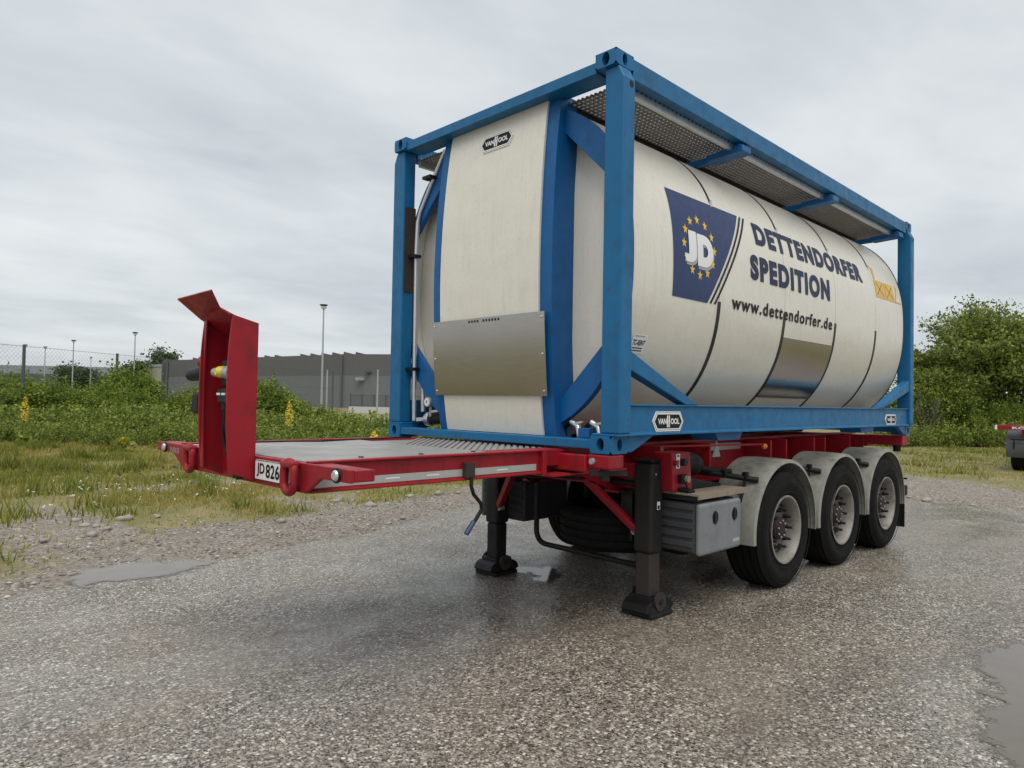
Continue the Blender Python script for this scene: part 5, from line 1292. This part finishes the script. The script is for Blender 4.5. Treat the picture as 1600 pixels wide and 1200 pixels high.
for a, b in zip(fpts[:-1], fpts[1:]):
    for z in (FH, FH-1.1, .3): MB().tube([(*a, z), (*b, z)], .007, 4).build('tension_wire', 'fence_green', wf)
# street lamps
def lamp(u, dep, h, label, wide=1.0):
    p = at(u, dep); root = empty('street_lamp', (p[0], p[1], 0), label, 'street lamp', 'street lamps around the warehouse')
    k = max(1, dep/55)
    MB().tube([(p[0], p[1], 0), (p[0], p[1], h*.5), (p[0], p[1], h-.3)], [.085*k**.3, .065*k**.3, .045*k**.3], 10).build('pole', 'galv', root, smooth=True)
    MB().lathe([(0, .06), (.12, .10), (.22, .14), (.30, .28*wide), (.33, .29*wide), (.36, .08), (.36, .001)], (p[0], p[1], h-.35), 'z', 14).build('lamp_head', 'black', root, smooth=True)
    MB().lathe([(0, .05), (.0, .15), (.16, .22*wide), (.16, .001)], (p[0], p[1], h-.30), 'z', 12).build('lamp_glass', 'white', root, smooth=True)
lamp(503, 48, 8.0, 'tall street lamp in front of the warehouse wall')
lamp(209, 72, 8.0, 'street lamp just left of the pale warehouse annex')
lamp(113, 84, 8.0, 'street lamp in the middle of the wire fence bay')
lamp(69, 100, 8.2, 'thin street lamp left of the taller one behind the fence')
lamp(38, 92, 7.9, 'street lamp right behind the leftmost fence post')
lamp(141, 130, 8.4, 'smallest, most distant street lamp behind the wire fence')
for u, h, dep, lb in ((511, 4.4, 70, 'thin pale pole right of the tall street lamp'), (590, 4.6, 72, 'thin pale pole beside the blue frame')):
    p = at(u, dep); o = MB().tube([(p[0], p[1], 0), (p[0], p[1], h*.6), (p[0], p[1], h)], [.09, .08, .07], 8).build('pole', 'galv'); tag(o, lb, 'pole', 'thin poles before the warehouse')

# ================================================================ PARKED TRAILER at the right edge (rear view)
O = at(1556, 18.6); ax_ = np.array([math.sin(YAW), -math.cos(YAW)]); bk = np.array([math.cos(YAW), math.sin(YAW)])
_h = YAW-R(41); ax_ = np.array([math.sin(_h), -math.cos(_h)]); bk = np.array([math.cos(_h), math.sin(_h)])
PT = empty('parked_trailer', (O[0], O[1], 0), 'red trailer with black mudguards parked at the right edge of the picture', 'trailer')
def W3(s, d, z): return (O[0]+ax_[0]*s+bk[0]*d, O[1]+ax_[1]*s+bk[1]*d, z)
def obox(s0, s1, d0, d1, z0, z1):
    return MB().add([W3(s, d, z) for z in (z0, z1) for s, d in ((s0, d0), (s1, d0), (s1, d1), (s0, d1))], [(0, 3, 2, 1), (4, 5, 6, 7), (0, 1, 5, 4), (1, 2, 6, 5), (2, 3, 7, 6), (3, 0, 4, 7)])
rb = obox(.04, 2.5, 0, .16, 1.09, 1.21).build('rear_beam', 'red', PT, bevel=.01)
obox(-.02, .035, .01, .12, 1.08, 1.20).build('beam_tip', 'white', rb, bevel=.008)
A, F = fit_text('KÖGEL', .36, 1.0, 1.115, 1.175, .03, lo=0, hi=.73)
MB().add([W3(u, -.004, v) for u, v in A], F).build('lettering', 'white', rb)
for s in (.55, 1.75):
    obox(s, s+.14, .17, 9, .86, 1.14).build('chassis_beam', 'red', PT)
for s in (.30, 1.85):
    for d in (.62, 1.93, 3.24):
        wl = empty('wheel', W3(s+.19, d+.5, .5), None, None, parent=PT)
        t_ = MB().lathe(tyre_prof(.38, .5, .288), (0, 0, 0), 'x', 40, True); t_.v = [W3(s+.19+p[0], d+p[1], .5+p[2]) for p in t_.v]; t_.build('tyre', 'rubber', wl, smooth=True)
        t_ = MB().lathe([(-.15, .29), (-.05, .26), (-.02, .1), (-.02, .001)], (0, 0, 0), 'x', 24); t_.v = [W3(s+.19+p[0], d+p[1], .5+p[2]) for p in t_.v]; t_.build('rim', 'rim', wl, smooth=True)
        mg = MB(); n = 20
        for a in np.linspace(R(-15), R(195), n):
            for q_, r2 in ((-.08, .585), (.46, .585), (.46, .60), (-.08, .60)): mg.v.append(W3(s+q_, d-r2*math.cos(a), .52+r2*math.sin(a)*.95))
        for i in range(n-1):
            for j in range(4): mg.f.append((4*i+j, 4*i+(j+1) % 4, 4*i+4+(j+1) % 4, 4*i+4+j))
        mg.f += [(0, 3, 2, 1), (4*n-4, 4*n-3, 4*n-2, 4*n-1)]
        g_ = mg.build('mudguard', 'dark_plastic', PT, smooth=True)
        if d < 1: 
            obox(s+.02, s+.36, .005, .02, .82, .86).build('mudguard_stay', 'black', g_); obox(s+.08, s+.11, .005, .02, .6, .82).build('mudguard_stay', 'black', g_)
